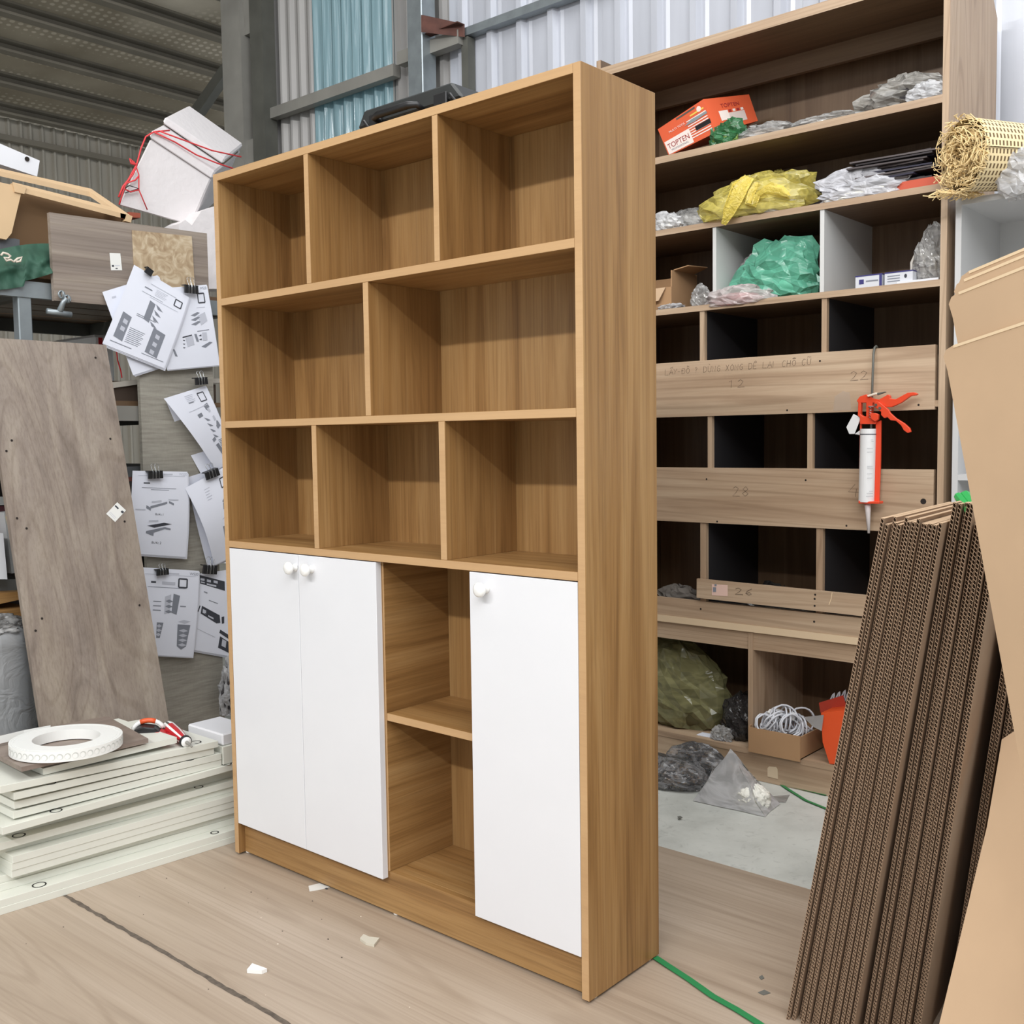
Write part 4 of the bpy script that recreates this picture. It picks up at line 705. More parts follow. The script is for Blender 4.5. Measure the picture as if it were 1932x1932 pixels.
slab('cardboard_sheet', [plane_hit(u, v, q0, QN) for u, v in ((1886, 1420), (1890, 1395), (1925, 1372), (2230, 1390), (2230, 2150), (1715, 2150), (1748, 2020), (1772, 1932), (1862, 1560))], 'lower cardboard sheet in the bottom right corner, below the nearest large sheet')
# ------------------------------------------------------------------ white shelf unit at right with rattan roll
WU = plain('grey_white_unit', (196, 196, 196), .5)
wu = thing('white_shelf_unit', 'grey-white shelf unit right of the storage shelf, half hidden by cardboard', 'shelf', (1.40, YR, -.012))
BX(0, .016, 0, .36, 0, 1.757).build('side_panel', WU, wu); BX(.70, .716, 0, .36, 0, 1.757).build('side_panel', WU, wu); BX(.016, .70, 0, .36, 1.741, 1.757).build('top_panel', WU, wu); BX(.016, .70, .345, .36, 0, 1.741).build('back_panel', WU, wu)
for z in (.985, .5, .06): BX(.016, .70, .002, .345, z, z+.016).build('shelf', WU, wu)
o = BX(1.46, 1.70, 1.50, 1.70, .99, 1.09).build('white_tray', M['white'], bevel=.004); tag(o, 'small white tray on the middle shelf of the white unit', 'tray'); BX(1.44, 1.72, 1.485, 1.71, 1.0905, 1.10).build('rim', M['white'], o)
def cane():
    m, nt, p = mk('woven_cane'); tc = nt.nodes.new('ShaderNodeTexCoord'); mp = nt.nodes.new('ShaderNodeMapping'); mp.inputs['Scale'].default_value = (1, 1, 1); nt.links.new(tc.outputs['UV'], mp.inputs[0])
    br = N(nt, 'ShaderNodeTexBrick', Scale=1.0); br.inputs['Color1'].default_value = lin((96, 76, 48)); br.inputs['Color2'].default_value = lin((120, 96, 60)); br.inputs['Mortar'].default_value = lin((236, 214, 168)); br.inputs['Mortar Size'].default_value = .21; br.inputs['Mortar Smooth'].default_value = .3; br.inputs['Brick Width'].default_value = .62; br.inputs['Row Height'].default_value = 1.0
    nt.links.new(mp.outputs[0], br.inputs['Vector']); nt.links.new(br.outputs[0], p.inputs['Base Color']); p.inputs['Roughness'].default_value = .55; bump(nt, br.outputs['Fac'], p, .6, .004); return m
CANE = cane(); STRAW = plain('cane_strands', (236, 210, 156), .6, var=.12, vs=30)
t_ = thing('rattan_roll', 'roll of woven rattan cane with frayed end on the white unit', 'roll', at(1822, 304, 'Y', 1.42)+Vector((.012, -.028, 0)))
ra, rbv = Vector((.0, -.035, .0)), Vector((.42, .50, .0)); axv = (rbv-ra).normalized(); e1 = axv.cross(Vector((0, 0, 1))).normalized(); e2 = e1.cross(axv)
def cyl(r0, r1, t0, t1, cx=0, cz=0, nu=40, nv=24, sp=.06):
    b = MB(); b.grid(lambda u, v: ra+axv*(t0+(t1-t0)*v)+(e1*cos(2*pi*u)+e2*sin(2*pi*u))*((r0+(r1-r0)*min(1, v*2.2))*(1-sp*u))+e1*cx+e2*cz, nu, nv); return b
def with_uv(o, nu, nv, su, sv):
    me = o.data; uv = me.uv_layers.new(name='UVMap')
    for poly in me.polygons:
        for li in poly.loop_indices:
            vi = me.loops[li].vertex_index; uv.data[li].uv = ((vi//(nu+1))/nv*sv, (vi % (nu+1))/nu*su)
o = cyl(.098, .080, 0, .7).build('woven_sheet', CANE, t_, smooth=True); with_uv(o, 40, 24, 30, 40)
o = cyl(.075, .065, .004, .7, -.004, -.004).build('inner_turn', CANE, t_, smooth=True); with_uv(o, 40, 24, 24, 40)
o = cyl(.05, .045, .008, .7, -.004, -.006).build('inner_turn', CANE, t_, smooth=True); with_uv(o, 40, 24, 16, 40)
b = MB()
for k in range(330):
    a = R.uniform(0, 2*pi); rr = R.choice((.098, .094, .076, .072, .05, .046, .03)); c = ra+(e1*cos(a)+e2*sin(a))*rr
    tg = (-e1*sin(a)+e2*cos(a)); d1 = -axv*R.uniform(.004, .026)+tg*R.uniform(-.03, .03)+(e1*cos(a)+e2*sin(a))*R.uniform(-.012, .008)
    d2 = d1+tg*R.uniform(-.03, .03)-axv*R.uniform(-.006, .012)+Vector((0, 0, R.uniform(-.012, .006)))
    b.tube([c+axv*.012, c+d1*.5, c+d1, c+d2], .0013, 4)
o = b.build('frayed_strands', STRAW, t_); o['kind'] = 'stuff'
b = MB()
for k in range(60):
    c = ra+Vector((-.02, -.02, -.098))+axv*R.uniform(-.03, .10); b.tube([c, c-e1*R.uniform(.01, .04)+Vector((0, 0, R.uniform(-.004, .018))), c-e1*R.uniform(.02, .06)-axv*R.uniform(-.02, .03)+Vector((0, 0, R.uniform(-.01, .01)))], .0013, 4)
o = b.build('frayed_strands', STRAW, t_); o['kind'] = 'stuff'
bag('crumpled white plastic bag beside the rattan roll at the right edge', at(1925, 378, 'Y', 1.40), (.062, .04, .062), CLW, 21, .35, 2.6, peaks=(((-.3, -.4, -1), .25, 6),), floor=-1.2)
# ------------------------------------------------------------------ contents of the storage shelf
SZ1, SZ2, SZ3 = 2.0385, 1.7975, 1.5345
def bil(P, u, v, off): # P TL TR BR BL
    n = (P[1]-P[0]).cross(P[3]-P[0]).normalized()
    if n.dot(P[0]-CAM) > 0: n = -n
    return (P[0]*(1-u)+P[1]*u)*(1-v)+(P[3]*(1-u)+P[2]*u)*v+n*off
def pr_poly(P, uv, mat, par, org, name='print', off=.0006):
    b = MB(); b.add([bil(P, u, v, off)-org for u, v in uv], [tuple(range(len(uv)))]); return b.build(name, mat, par)
def pr_text(P, s, u0, v0, h, asp, mat, par, org, off=.0012):
    vs, fs = text_mesh(s); b = MB(); b.add([bil(P, u0+x*h, v0-y*h*asp, off)-org for x, y in vs], fs); o = b.build('lettering', mat, par); o['kind'] = 'stuff'; return o
rect = lambda a, b, c, d: [(a, b), (c, b), (c, d), (a, d)]
# orange tool box, tilted
At, Ab = at(1327, 187, 'Y', 1.475), at(1350, 250, 'Y', 1.462); Lt, Lb = at(1241, 244, 'Y', 1.50), at(1262, 294, 'Y', 1.487); Rt, Rb = at(1413, 178, 'Y', 1.66), at(1430, 228, 'Y', 1.647)
Lb = Vector((Lb.x, Lb.y, max(Lb.z, SZ1+.001)))
OR = plain('orange_carton', (212, 92, 56), .5, var=.04); t_ = thing('tool_carton', 'tilted orange TOPTEN carton on the top shelf of the storage shelf', 'box', Lb)
hexa(MB(), [p-Lb for p in (At, Rt, Lt+Rt-At, Lt)], [p-Lb for p in (Ab, Rb, Lb+Rb-Ab, Lb)]).build('carton_body', OR, t_)
F1 = [Lt, At, Ab, Lb]; F2 = [At, Rt, Rb, Ab]; CRW = plain('carton_white', (228, 214, 206), .6); DR = plain('carton_dark_red', (150, 40, 44), .6)
pr_poly(F1, rect(.02, .52, .56, .97), CRW, t_, Lb); pr_text(F1, 'TOPTEN', .05, .80, .125, 1.9, DR, t_, Lb)
pr_text(F1, 'PROFESSIONAL', .10, .90, .055, 1.5, M['ink'], t_, Lb)
for k in range(8): pr_poly(F1, [(.56+.03*0, .30+k*.075), (.97, .30+k*.075), (.97, .33+k*.075), (.56, .33+k*.075)], CRW, t_, Lb)
pr_poly(F1, [(.86+.045*cos(a*pi/8), .17+.08*sin(a*pi/8)) for a in range(16)], CRW, t_, Lb); pr_poly(F1, rect(.66, .19, .95, .235), plain('carton_yellow', (224, 190, 84), .5), t_, Lb); pr_poly(F1, [(.5, .40), (.66, .32), (.98, .34), (.98, .40), (.7, .43)], plain('carton_grey', (132, 138, 140), .5), t_, Lb, off=.001); pr_poly(F1, rect(.68, .57, .99, .70), M['black'], t_, Lb, off=.001)
pr_text(F1, 'MULTI TOOL', .18, .34, .06, 1.5, CRW, t_, Lb); pr_poly(F1, rect(.4, .04, .8, .09), M['dsteel'], t_, Lb)
pr_poly(F2, rect(.22, .42, .42, .72), CRW, t_, Lb); pr_poly(F2, rect(.42, .52, .78, .86), plain('carton_label', (206, 190, 182), .6), t_, Lb); pr_text(F2, 'TOPTEN', .30, .33, .11, 1.6, DR, t_, Lb)
for k in range(4): pr_poly(F2, rect(.44+k*.09, .42, .50+k*.09, .50), CRW if k % 2 else DR, t_, Lb)
# bags on the top shelf
def onshelf(u, v, Y, z): p = at(u, v, 'Y', Y); return Vector((p.x, Y, z))
bag('small green plastic bag beside the orange carton', onshelf(1374, 262, 1.485, SZ1), (.062, .035, .048), GRN, 2, .35, 3, peaks=(((.5, 0, 1), .4, 8),), inner=(plain('olive_lumps', (120, 150, 70), .4), .7), rot=.3)
bag('flat clear bag lying next to the green bag', onshelf(1445, 245, 1.50, SZ1), (.105, .045, .032), CLR, 4, .3, 2.4, inner=(plain('grey_lumps', (196, 188, 180), .7), .6))
bag('long thin clear bag in the middle of the top shelf', onshelf(1560, 218, 1.52, SZ1), (.125, .05, .026), CLR, 6, .3, 2.4, inner=(plain('beige_lumps', (204, 194, 180), .7), .6))
bag('large clear bag of dark strips at the right of the top shelf', onshelf(1712, 190, 1.54, SZ1), (.135, .07, .066), film('smoky_film', (214, 210, 202), .38), 8, .3, 2.4, peaks=(((-1, -.3, 0), .25, 8),), inner=(DKC, .75))
bag('small milky bag in the right corner of the top shelf', onshelf(1748, 186, 1.458, SZ1), (.058, .022, .032), CLW, 9, .25, 2.5)
# second shelf
bag('clear bag of white pellets at the left of the second shelf', onshelf(1262, 432, 1.468, SZ2), (.055, .03, .036), CLW, 12, .3, 2.6, peaks=(((-.6, 0, 1), .5, 8),), inner=(PEL, .8))
bag('clear bag of round fittings behind the pellet bag', onshelf(1300, 425, 1.55, SZ2), (.085, .045, .052), CLR, 13, .25, 2.6, inner=(plain('grey_fittings', (206, 204, 200), .4, bmp=.9, bs=25), .8))
yb = onshelf(1432, 400, 1.475, SZ2)
t_ = bag('big tied yellow plastic bag slumping over the edge of the second shelf', yb, (.185, .062, .082), YEL, 15, .24, 2.2, peaks=(((-1, -.9, -.35), .35, 5), ((.6, .6, 1), .25, 6)), inner=(PEL, .78),
    knot=(YELS, []))
org = yb; Q = lambda u, v, Y: at(u, v, 'Y', Y)-org
def strap(pts, w, nm='tied_end'):
    b = MB(); P = [Q(*p) for p in pts]; n = len(P); vs = []
    for i, p in enumerate(P):
        t0 = (P[min(i+1, n-1)]-P[max(i-1, 0)]).normalized(); sd = t0.cross(Vector((0, 1, 0))).normalized(); ww = w[i]
        for j in range(7): a = (j/6-.5)*2; vs.append(p+sd*ww*a+Vector((0, -.018*(1-a*a)+.004*((j % 2)*2-1), 0)))
    b.add(vs, [(i*7+j, i*7+j+1, (i+1)*7+j+1, (i+1)*7+j) for i in range(n-1) for j in range(6)]); return b.build(nm, YELS, t_, smooth=True)
strap([(1415, 334, 1.44), (1398, 352, 1.415), (1388, 375, 1.405), (1376, 400, 1.405), (1367, 424, 1.41)], [.018, .03, .028, .022, .008]); strap([(1432, 345, 1.44), (1420, 362, 1.42), (1412, 385, 1.415), (1424, 388, 1.415), (1430, 368, 1.42)], [.012, .012, .010, .010, .012]); strap([(1432, 368, 1.425), (1455, 358, 1.43), (1475, 362, 1.43), (1492, 372, 1.435)], [.012, .022, .018, .006])
blobmesh(MB(), Q(1470, 345, 1.60)-Vector((0, 0, .05)), (.085, .05, .055), 16, .25, 2.6).build('rear_bulge', YEL, t_, smooth=True)
bx = thing('grey_carton', 'open dark grey carton with raised flaps behind the yellow bag', 'box', onshelf(1580, 370, 1.62, SZ2)); GC = plain('dark_grey_card', (112, 104, 104), .7)
BX(-.10, .10, -.07, .06, 0, .045).build('carton_body', plain('dark_card', (58, 52, 54), .8), bx); MB().prism([(-.10, -.07, .045), (.02, -.07, .075), (.02, .0, .09), (-.10, 0, .055)], (0, 0, .003)).build('flap', GC, bx); MB().prism([(.02, -.07, .075), (.10, -.07, .05), (.10, .0, .06), (.02, 0, .09)], (0, 0, .003)).build('flap', GC, bx)
bag('crinkled white bag on the second shelf beside the dark sheets', onshelf(1625, 372, 1.458, SZ2), (.13, .02, .038), film('white_film', (232, 232, 238), .7, .2, .4), 18, .4, 3.2, peaks=(((-.55, 0, 1), .8, 14), ((.1, 0, 1), .6, 10)), inner=(PEL, .6))
o = BX(1.192, 1.355, 1.452, 1.60, SZ2, SZ2+.026).build('red_carton', plain('red_orange_carton', (196, 84, 58), .55)); tag(o, 'flat red-orange carton under the pile of dark sheets', 'box')
GS = [plain('dark_sheet_%d' % k, c, .6) for k, c in enumerate(((52, 46, 48), (84, 76, 76), (70, 62, 62), (44, 42, 60)))]
for k in range(15):
    cx = 1.225+R.uniform(-.03, .025)-(.045 if k < 4 else 0); b = BX(-.13+R.uniform(0, .03), .13-R.uniform(0, .03), -.06, .09, 0, .0045); o = b.build('dark_sheet', GS[k % 4]); o.location = (min(cx, 1.216), 1.50+R.uniform(0, .03), SZ2+.0265+k*.0055); o.rotation_euler = (R.uniform(-.02, .02), R.uniform(-.015, .015), 0); o.rotation_euler.z = R.uniform(-.1, .1)
    tag(o, nth(k)+' thin dark sheet up from the red-orange carton in the untidy pile', 'sheet', 'dark sheets piled on the second shelf')
# third shelf
t_ = thing('cardboard_box', 'torn open cardboard box in the left bay of the third shelf', 'box', (.37, 1.50, SZ3)); 
for a in ((-.10, .10, -.045, -.041, 0, .075), (.096, .10, -.041, .12, 0, .13), (-.10, -.096, -.041, .12, 0, .12), (-.096, .096, .116, .12, 0, .13)): BX(*a).build('wall', M['kraftd'], t_)
BX(-.10, .10, -.045, .12, 0, .003).build('base', M['kraftd'], t_); MB().prism([(-.10, -.047, .074), (.08, -.047, .074), (.06, -.06, .03), (-.08, -.065, .02)], (0, -.003, 0)).build('flap', M['kraft'], t_)
MB().prism([(.10, -.03, .13), (.10, .10, .13), (.16, .09, .145), (.15, -.02, .14)], (0, 0, .003)).build('flap', M['kraftd'], t_)
bag('small clear bag beside the torn box on the third shelf', onshelf(1322, 574, 1.462, SZ3), (.035, .025, .045), CLR, 22, .3, 3); bag('white scrap bag at the left end of the third shelf', onshelf(1265, 577, 1.456, SZ3), (.05, .015, .012), CLW, 23, .4, 3)
bag('shadowed clear wrapping behind the teal bag', Vector((.712, 1.58, SZ3)), (.055, .05, .11), CLR, 24, .25, 2)
bag('large teal plastic bag in the middle bay of the third shelf', onshelf(1466, 548, 1.515, SZ3), (.148, .066, .098), TEAL, 25, .26, 1.9, peaks=(((-.15, 0, 1), .35, 10), ((.55, -.1, 1), .45, 12), ((-1, -.2, -.2), .2, 4)), inner=(plain('teal_contents', (90, 170, 140), .6), .7))
bag('clear bag of white and pink papers hanging over the third shelf edge', onshelf(1388, 570, 1.452, SZ3-.012), (.115, .034, .042), film('pinkish_clear', (236, 228, 226), .45), 27, .2, 2.4, peaks=(((1, 0, -.2), .3, 6),), inner=(plain('pink_papers', (206, 150, 152), .7, var=.3, vs=30), .6))
BWB = plain('pale_box', (206, 208, 214), .5); NV = plain('navy_print', (52, 50, 112), .5)
for k, (u0, u1, lab_) in enumerate(((1614, 1664, 'left of two small white boxes with navy lids on the third shelf'), (1669, 1722, 'right of two small white boxes with navy lids on the third shelf'))):
    p0, p1 = onshelf(u0, 535, 1.452, SZ3), onshelf(u1, 530, 1.452, SZ3); o = BX(p0.x, p1.x, 1.452, 1.53, SZ3, SZ3+.036).build('small_box', BWB); tag(o, lab_, 'box', 'small navy and white boxes'); wv = p1.x-p0.x
    BX(p0.x-.0004, p1.x+.0004, 1.4515, 1.5305, SZ3+.034, SZ3+.0375).build('lid', NV, o); P = [Vector((p0.x, 1.452, SZ3+.034)), Vector((p1.x, 1.452, SZ3+.034)), Vector((p1.x, 1.452, SZ3)), Vector((p0.x, 1.452, SZ3))]; Z0 = Vector((0, 0, 0))
    if k == 0: pr_poly(P, rect(.14, .25, .32, .65), NV, o, Z0); pr_poly(P, rect(.40, .38, .86, .50), M['ink'], o, Z0); pr_poly(P, rect(.9, .0, 1, 1), NV, o, Z0)
    else: [pr_poly(P, rect(.10, .2+j*.22, .55, .28+j*.22), M['ink'], o, Z0) for j in range(3)]; pr_poly(P, [(.75+.05*cos(a*pi/6), .35+.17*sin(a*pi/6)) for a in range(12)], M['inkd'], o, Z0)
t_ = bag('clear bag of white rope in the right corner of the third shelf', Vector((1.305, 1.52, SZ3+.008)), (.05, .05, .085), CLR, 29, .25, 2.5, peaks=(((.3, 0, 1), .4, 6),))
RP = plain('white_rope', (206, 200, 190), .8)
for k in range(5): MB().tube([(-.03+.012*k+.02*cos(a*.7+k), -.02+.012*k, .045+.035*sin(a*.7+k*.8)) for a in range(9)], .004, 6).build('rope', RP, t_, smooth=True)
o = BX(1.235, 1.352, 1.446, 1.52, SZ3, SZ3+.007).build('white_card', M['white']); tag(o, 'white card under the bag of rope on the third shelf', 'card')
# lower dark rows
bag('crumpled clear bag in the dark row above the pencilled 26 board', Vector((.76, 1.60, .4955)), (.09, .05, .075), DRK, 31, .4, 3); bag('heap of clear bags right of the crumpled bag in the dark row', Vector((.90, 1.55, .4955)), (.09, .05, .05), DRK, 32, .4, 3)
o = bag('folded grey cloth in the lower left bay', Vector((.46, 1.52, .4955)), (.10, .045, .06), plain('grey_cloth', (104, 98, 92), .9), 33, .35, 2.6, cat='cloth')
# bottom bay
BZ = .0905
bag('large olive-yellow bag in the bottom left bay', Vector((.44, 1.565, BZ)), (.19, .10, .155), OLV, 35, .16, 1.8, peaks=(((-.5, 0, 1), .35, 3),), inner=(plain('olive_dark', (84, 78, 48), .7), .8), floor=-.7)
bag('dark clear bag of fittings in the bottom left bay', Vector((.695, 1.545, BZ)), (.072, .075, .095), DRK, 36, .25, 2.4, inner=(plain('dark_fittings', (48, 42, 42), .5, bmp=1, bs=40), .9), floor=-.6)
bag('small clear twist of film in front of the dark bag', Vector((.655, 1.465, BZ)), (.04, .02, .03), CLR, 37, .4, 3)
o = BX(.56, .66, 1.462, 1.50, BZ, BZ+.002).build('paper_slip', M['paper']); tag(o, 'paper slip on the bottom shelf', 'paper')
# cardboard box with cables
cb = Vector((.905, 1.452, BZ)); x0 = at(1415, 1400, 'Y', 1.43).x; x1 = at(1512, 1420, 'Y', 1.43).x
t_ = thing('cable_box', 'low cardboard box heaped with white cables on the bottom shelf', 'box', ((x0+x1)/2, 1.505, BZ)); wv = (x1-x0)/2
for a in ((-wv, wv, -.085, -.081, -.006, .075), (-wv, wv, .081, .085, 0, .075), (-wv, -wv+.004, -.081, .081, 0, .08), (wv-.004, wv, -.081, .081, 0, .072)): BX(*a).build('wall', M['kraftd'], t_)
BX(-wv, wv, -.081, .081, 0, .003).build('base', M['kraftd'], t_)
CBL = plain('white_cable', (214, 216, 222), .4)
for k in range(15):
    c = Vector((R.uniform(-wv*.75, wv*.75), R.uniform(-.05, .05), .065+R.uniform(0, .035))); rr = R.uniform(.028, .045); n1 = Vector((R.uniform(-1, 1), R.uniform(-1, .3), R.uniform(.0, .7))).normalized(); e1_ = n1.orthogonal().normalized(); e2_ = n1.cross(e1_)
    b = MB(); P = [c+(e1_*cos(a*pi/9)*rr+e2_*sin(a*pi/9)*rr*R.uniform(.92, 1.08))+n1*a*.0007 for a in range(37)]; P = [Vector((p.x, p.y, max(p.z, .05))) for p in P]; o = b.tube(P, .003, 6).build('cable_coil', CBL, None, smooth=True); o.location = t_.location; tag(o, 'coil of white cable heaped in the low cardboard box', 'cable', 'white cable coils in the cardboard box')
for k in range(4):
    o = BX(-.012, .012, -.009, .009, -.009, .009).build('cable_plug', M['whitek'], bevel=.002); o.location = t_.location+Vector((R.uniform(-wv*.6, wv*.6), R.uniform(-.05, .02), .112)); o.rotation_euler = (R.uniform(0, 3), R.uniform(0, 3), 0); tag(o, 'small white plug lying among the cable coils', 'plug', 'white plugs on the cable coils')
b = MB()
for k in range(6): b2 = MB().tube([Vector((x1+.01+k*.006, 1.60, BZ+.06))+Vector((.035*sin(a*.35)+.008*k, .01*k-.03, .13*sin(a*.31)+.005*k)) for a in range(11)], .0028, 6).build('cable_loop', CBL, None, smooth=True); tag(b2, 'grey-white cable loop standing up behind the cable box', 'cable', 'cable loops behind the cable box')
# orange carton at right
u = lambda a, b_, Y=1.44: at(a, b_, 'Y', Y)
t_ = thing('orange_box', 'torn bright orange carton at the right of the bottom shelf', 'box', (1.10, 1.47, BZ)); OB = plain('bright_orange_card', (226, 84, 36), .5)
P = [u(1549, 1345)-t_.location, u(1640, 1335)-t_.location, u(1640, 1448)-t_.location, u(1565, 1442)-t_.location, u(1552, 1400)-t_.location]; MB().prism([Vector((p.x, p.y, max(p.z, .001))) for p in P], (0, .12, 0)).build('carton_body', OB, t_)
MB().prism([Vector((p.x, p.y, p.z)) for p in [u(1545, 1326, 1.52)-t_.location, u(1590, 1312, 1.52)-t_.location, u(1596, 1332, 1.52)-t_.location, u(1548, 1345, 1.52)-t_.location]], (0, .004, 0)).build('flap', plain('dark_orange_card', (176, 58, 38), .6), t_)
MB().prism([u(1518, 1352)-t_.location-Vector((0, .008, 0)), u(1556, 1348)-t_.location-Vector((0, .008, 0)), u(1552, 1378)-t_.location-Vector((0, .008, 0)), u(1536, 1370)-t_.location-Vector((0, .008, 0))], (0, .003, 0)).build('silver_flap', plain('silver_film', (196, 196, 198), .2, .6), t_)
# ------------------------------------------------------------------ on the floor in front of the storage shelf
SCRW = None
def screws():
    m, nt, p = mk('screw_heap'); v = N(nt, 'ShaderNodeTexVoronoi', Scale=95.0); nt.links.new(coords(nt, (1, 1, 2)), v.inputs['Vector'])
    nt.links.new(ramp(nt, v.outputs['Color'], [(.2, lin((26, 24, 28))), (.5, lin((58, 54, 60))), (.72, lin((150, 118, 70))), (.9, lin((190, 186, 190)))]), p.inputs['Base Color']); p.inputs['Roughness'].default_value = .3; p.inputs['Metallic'].default_value = .6; bump(nt, v.outputs['Distance'], p, 1, .02); return m
bag('clear bag of dark and brass screws on the concrete', Vector((.575, 1.24, -.0118)), (.155, .085, .058), CLX, 41, .12, 2, inner=(screws(), .86), floor=-.5); 
bag('second clear bag of screws behind the front screw bag', Vector((.63, 1.355, -.0118)), (.12, .045, .075), CLX, 42, .12, 2, inner=(bpy.data.materials['screw_heap'], .8), floor=-.5)
t_ = thing('plastic_bag', 'pyramid-shaped milky clear bag standing on the concrete', 'bag', (.86, 1.21, -.0118))
FB = film('milky_pyramid', (236, 236, 238), .5, .14, .25, 8)
V = [Vector(p) for p in ((-.12, -.07, .002), (.115, -.055, .002), (.10, .07, .002), (-.10, .06, .002), (-.03, .0, .165))]
b = MB()
def tri(p, q, r, n=10, sd=0):
    idx = {}; vs = []; fs = []
    for i in range(n+1):
        for j in range(n+1-i):
            w_ = p+(q-p)*(i/n)+(r-p)*(j/n); k = 4*(i/n)*(j/n)+2*(1-i/n-j/n)*(i/n+j/n); w_ = w_+Vector((noise.noise(w_*16+Vector((sd, 0, 0))), noise.noise(w_*16+Vector((0, sd, 5))), 0))*.016*min(1, k)
            w_.z = max(w_.z, .0015); idx[i, j] = len(vs); vs.append(w_)
    for i in range(n):
        for j in range(n-i):
            fs.append((idx[i, j], idx[i+1, j], idx[i, j+1]))
            if i+j < n-1: fs.append((idx[i+1, j], idx[i+1, j+1], idx[i, j+1]))
    b.add(vs, fs)
for k in range(4): tri(V[k], V[(k+1) % 4], V[4])
b.build('film', FB, t_, smooth=True); blobmesh(MB(), (.04, .0, .001), (.06, .05, .045), 44, .2, 2.5).build('contents', PEL, t_, smooth=True)
o = MB().prism([at(u_, v_, 'Z', -.0115) for u_, v_ in ((1355, 1516), (1425, 1506), (1490, 1500), (1482, 1515), (1420, 1512), (1370, 1520))], (0, 0, .0012)).build('flat_bag', film('flat_film', (206, 206, 204), .5)); tag(o, 'flattened clear bag edge lying under the milky pyramid bag', 'bag')
STRP = plain('green_strap', (44, 132, 78), .4)
def strapf(lab, pts, w):
    b = MB(); b.ribbon(pts, w, (0, 0, 1)); n = len(b.v); b.add([Vector(v)+Vector((0, 0, .0009)) for v in b.v[:n]], [f for f in b.f]); o = b.build('green_strap', STRP); tag(o, lab, 'strap'); return o
fz = lambda u_, v_, h=.003: at(u_, v_, 'Z', (-.012 if at(u_, v_, 'Z', -.012).y > .766 else FZ)+h)
strapf('green packing strap curling on the laminate beside the bookcase foot', [fz(u_, v_) for u_, v_ in ((1236, 1806), (1260, 1822), (1300, 1848), (1345, 1880), (1390, 1905), (1430, 1930), (1450, 1945))], .016)
strapf('green packing strap running along the concrete past the pyramid bag', [fz(u_, v_) for u_, v_ in ((1452, 1465), (1475, 1480), (1510, 1488), (1560, 1500))], .014)
strapf('second green strap lying across the concrete toward the cardboard bundle', [fz(u_, v_) for u_, v_ in ((1460, 1470), (1485, 1488), (1520, 1510), (1562, 1527))], .011)
strapf('green strap end showing behind the screw bags', [at(u_, v_, 'Y', 1.42) for u_, v_ in ((1294, 1418), (1320, 1419), (1350, 1427), (1362, 1432))], .010)
o = MB().prism([at(u_, v_, 'Y', YR+.002) for u_, v_ in ((1448, 1449), (1451, 1446), (1464, 1447), (1467, 1451), (1468, 1470), (1448, 1465))], (0, .001, 0)).build('tag_card', plain('beige_card', (206, 186, 158), .6)); o.parent = ss; o.name = 'tag_card'
# ------------------------------------------------------------------ caulking gun hanging on the board
GY = 1.40
g_ = thing('caulking_gun', 'orange caulking gun with white cartridge hanging on the upper front board', 'caulking gun', at(1640, 830, 'Y', GY)); GO = g_.location
OG = plain('orange_red_metal', (226, 74, 42), .4); WHC = plain('cartridge_white', (228, 228, 228), .4)
G = lambda u_, v_, dy=0: at(u_, v_, 'Y', GY+dy)-GO
def gp(name, px, dy, th, mat, par=None): return MB().prism([G(u_, v_, dy) for u_, v_ in px], (0, th, 0)).build(name, mat, par or g_, bevel=.0012)
MB().tube([at(1655, 668, 'Y', 1.455)-GO, at(1655, 656, 'Y', 1.448)-GO, at(1653, 653, 'Y', 1.436)-GO, at(1650, 656, 'Y', 1.425)-GO, G(1648, 668, .015), G(1645.5, 740, .01), G(1643, 830, .012)], .0034, 8).build('rod', M['dsteel'], g_, smooth=True)
gp('rear_frame', ((1616, 756), (1622, 748), (1634, 744), (1646, 752), (1660, 754), (1660, 760), (1646, 760), (1643, 788), (1634, 788), (1634, 760), (1624, 760), (1623, 782), (1629, 786), (1652, 784), (1652, 800), (1622, 800), (1622, 788), (1618, 784), (1619, 760)), -.004, .016, OG)
gp('upper_handle', ((1656, 755), (1672, 746), (1675, 744), (1679, 747), (1679, 752), (1690, 753), (1712, 741), (1724, 740), (1731, 743), (1728, 746), (1718, 747), (1700, 760), (1682, 768), (1672, 768), (1660, 760)), -.008, .012, OG)
hd = gp('trigger', ((1650, 758), (1656, 757), (1664, 763), (1676, 773), (1679, 779), (1690, 789), (1706, 799), (1716, 808), (1718, 815), (1712, 817), (1705, 812), (1700, 803), (1690, 794), (1680, 793), (1674, 787), (1668, 789), (1662, 783), (1662, 777), (1648, 766)), -.014, .010, OG)
for u_, v_ in ((1652, 764), (1659.5, 770)): MB().lathe([(0, 0), (.004, 0), (.004, .002), (0, .002)], 12, Matrix.Translation(G(u_, v_, -.0165))@Matrix.Rotation(radians(-90), 4, 'X')).build('rivet', M['dsteel'], hd)
gp('cradle_side', ((1652, 797), (1662, 793), (1661, 870), (1658, 950), (1649, 950)), .006, .008, OG); gp('cradle_side', ((1622, 800), (1625, 800), (1622.5, 945), (1619.5, 948)), .006, .008, OG); gp('cradle_end', ((1619.5, 944), (1627, 946), (1634, 948), (1640, 946), (1658, 946), (1658, 951), (1619.5, 950)), -.022, .034, OG)
a0, a1 = G(1638, 809, -.003), G(1634.5, 947, -.003); dz = (a1-a0); q = dz.to_track_quat('Z', 'Y').to_matrix().to_4x4(); rr = abs(G(1652, 850).x-G(1624, 850).x)/2
MB().lathe([(0, 0), (rr, 0), (rr, dz.length), (0, dz.length)], 28, Matrix.Translation(a0)@q).build('cartridge', WHC, g_, smooth=False)
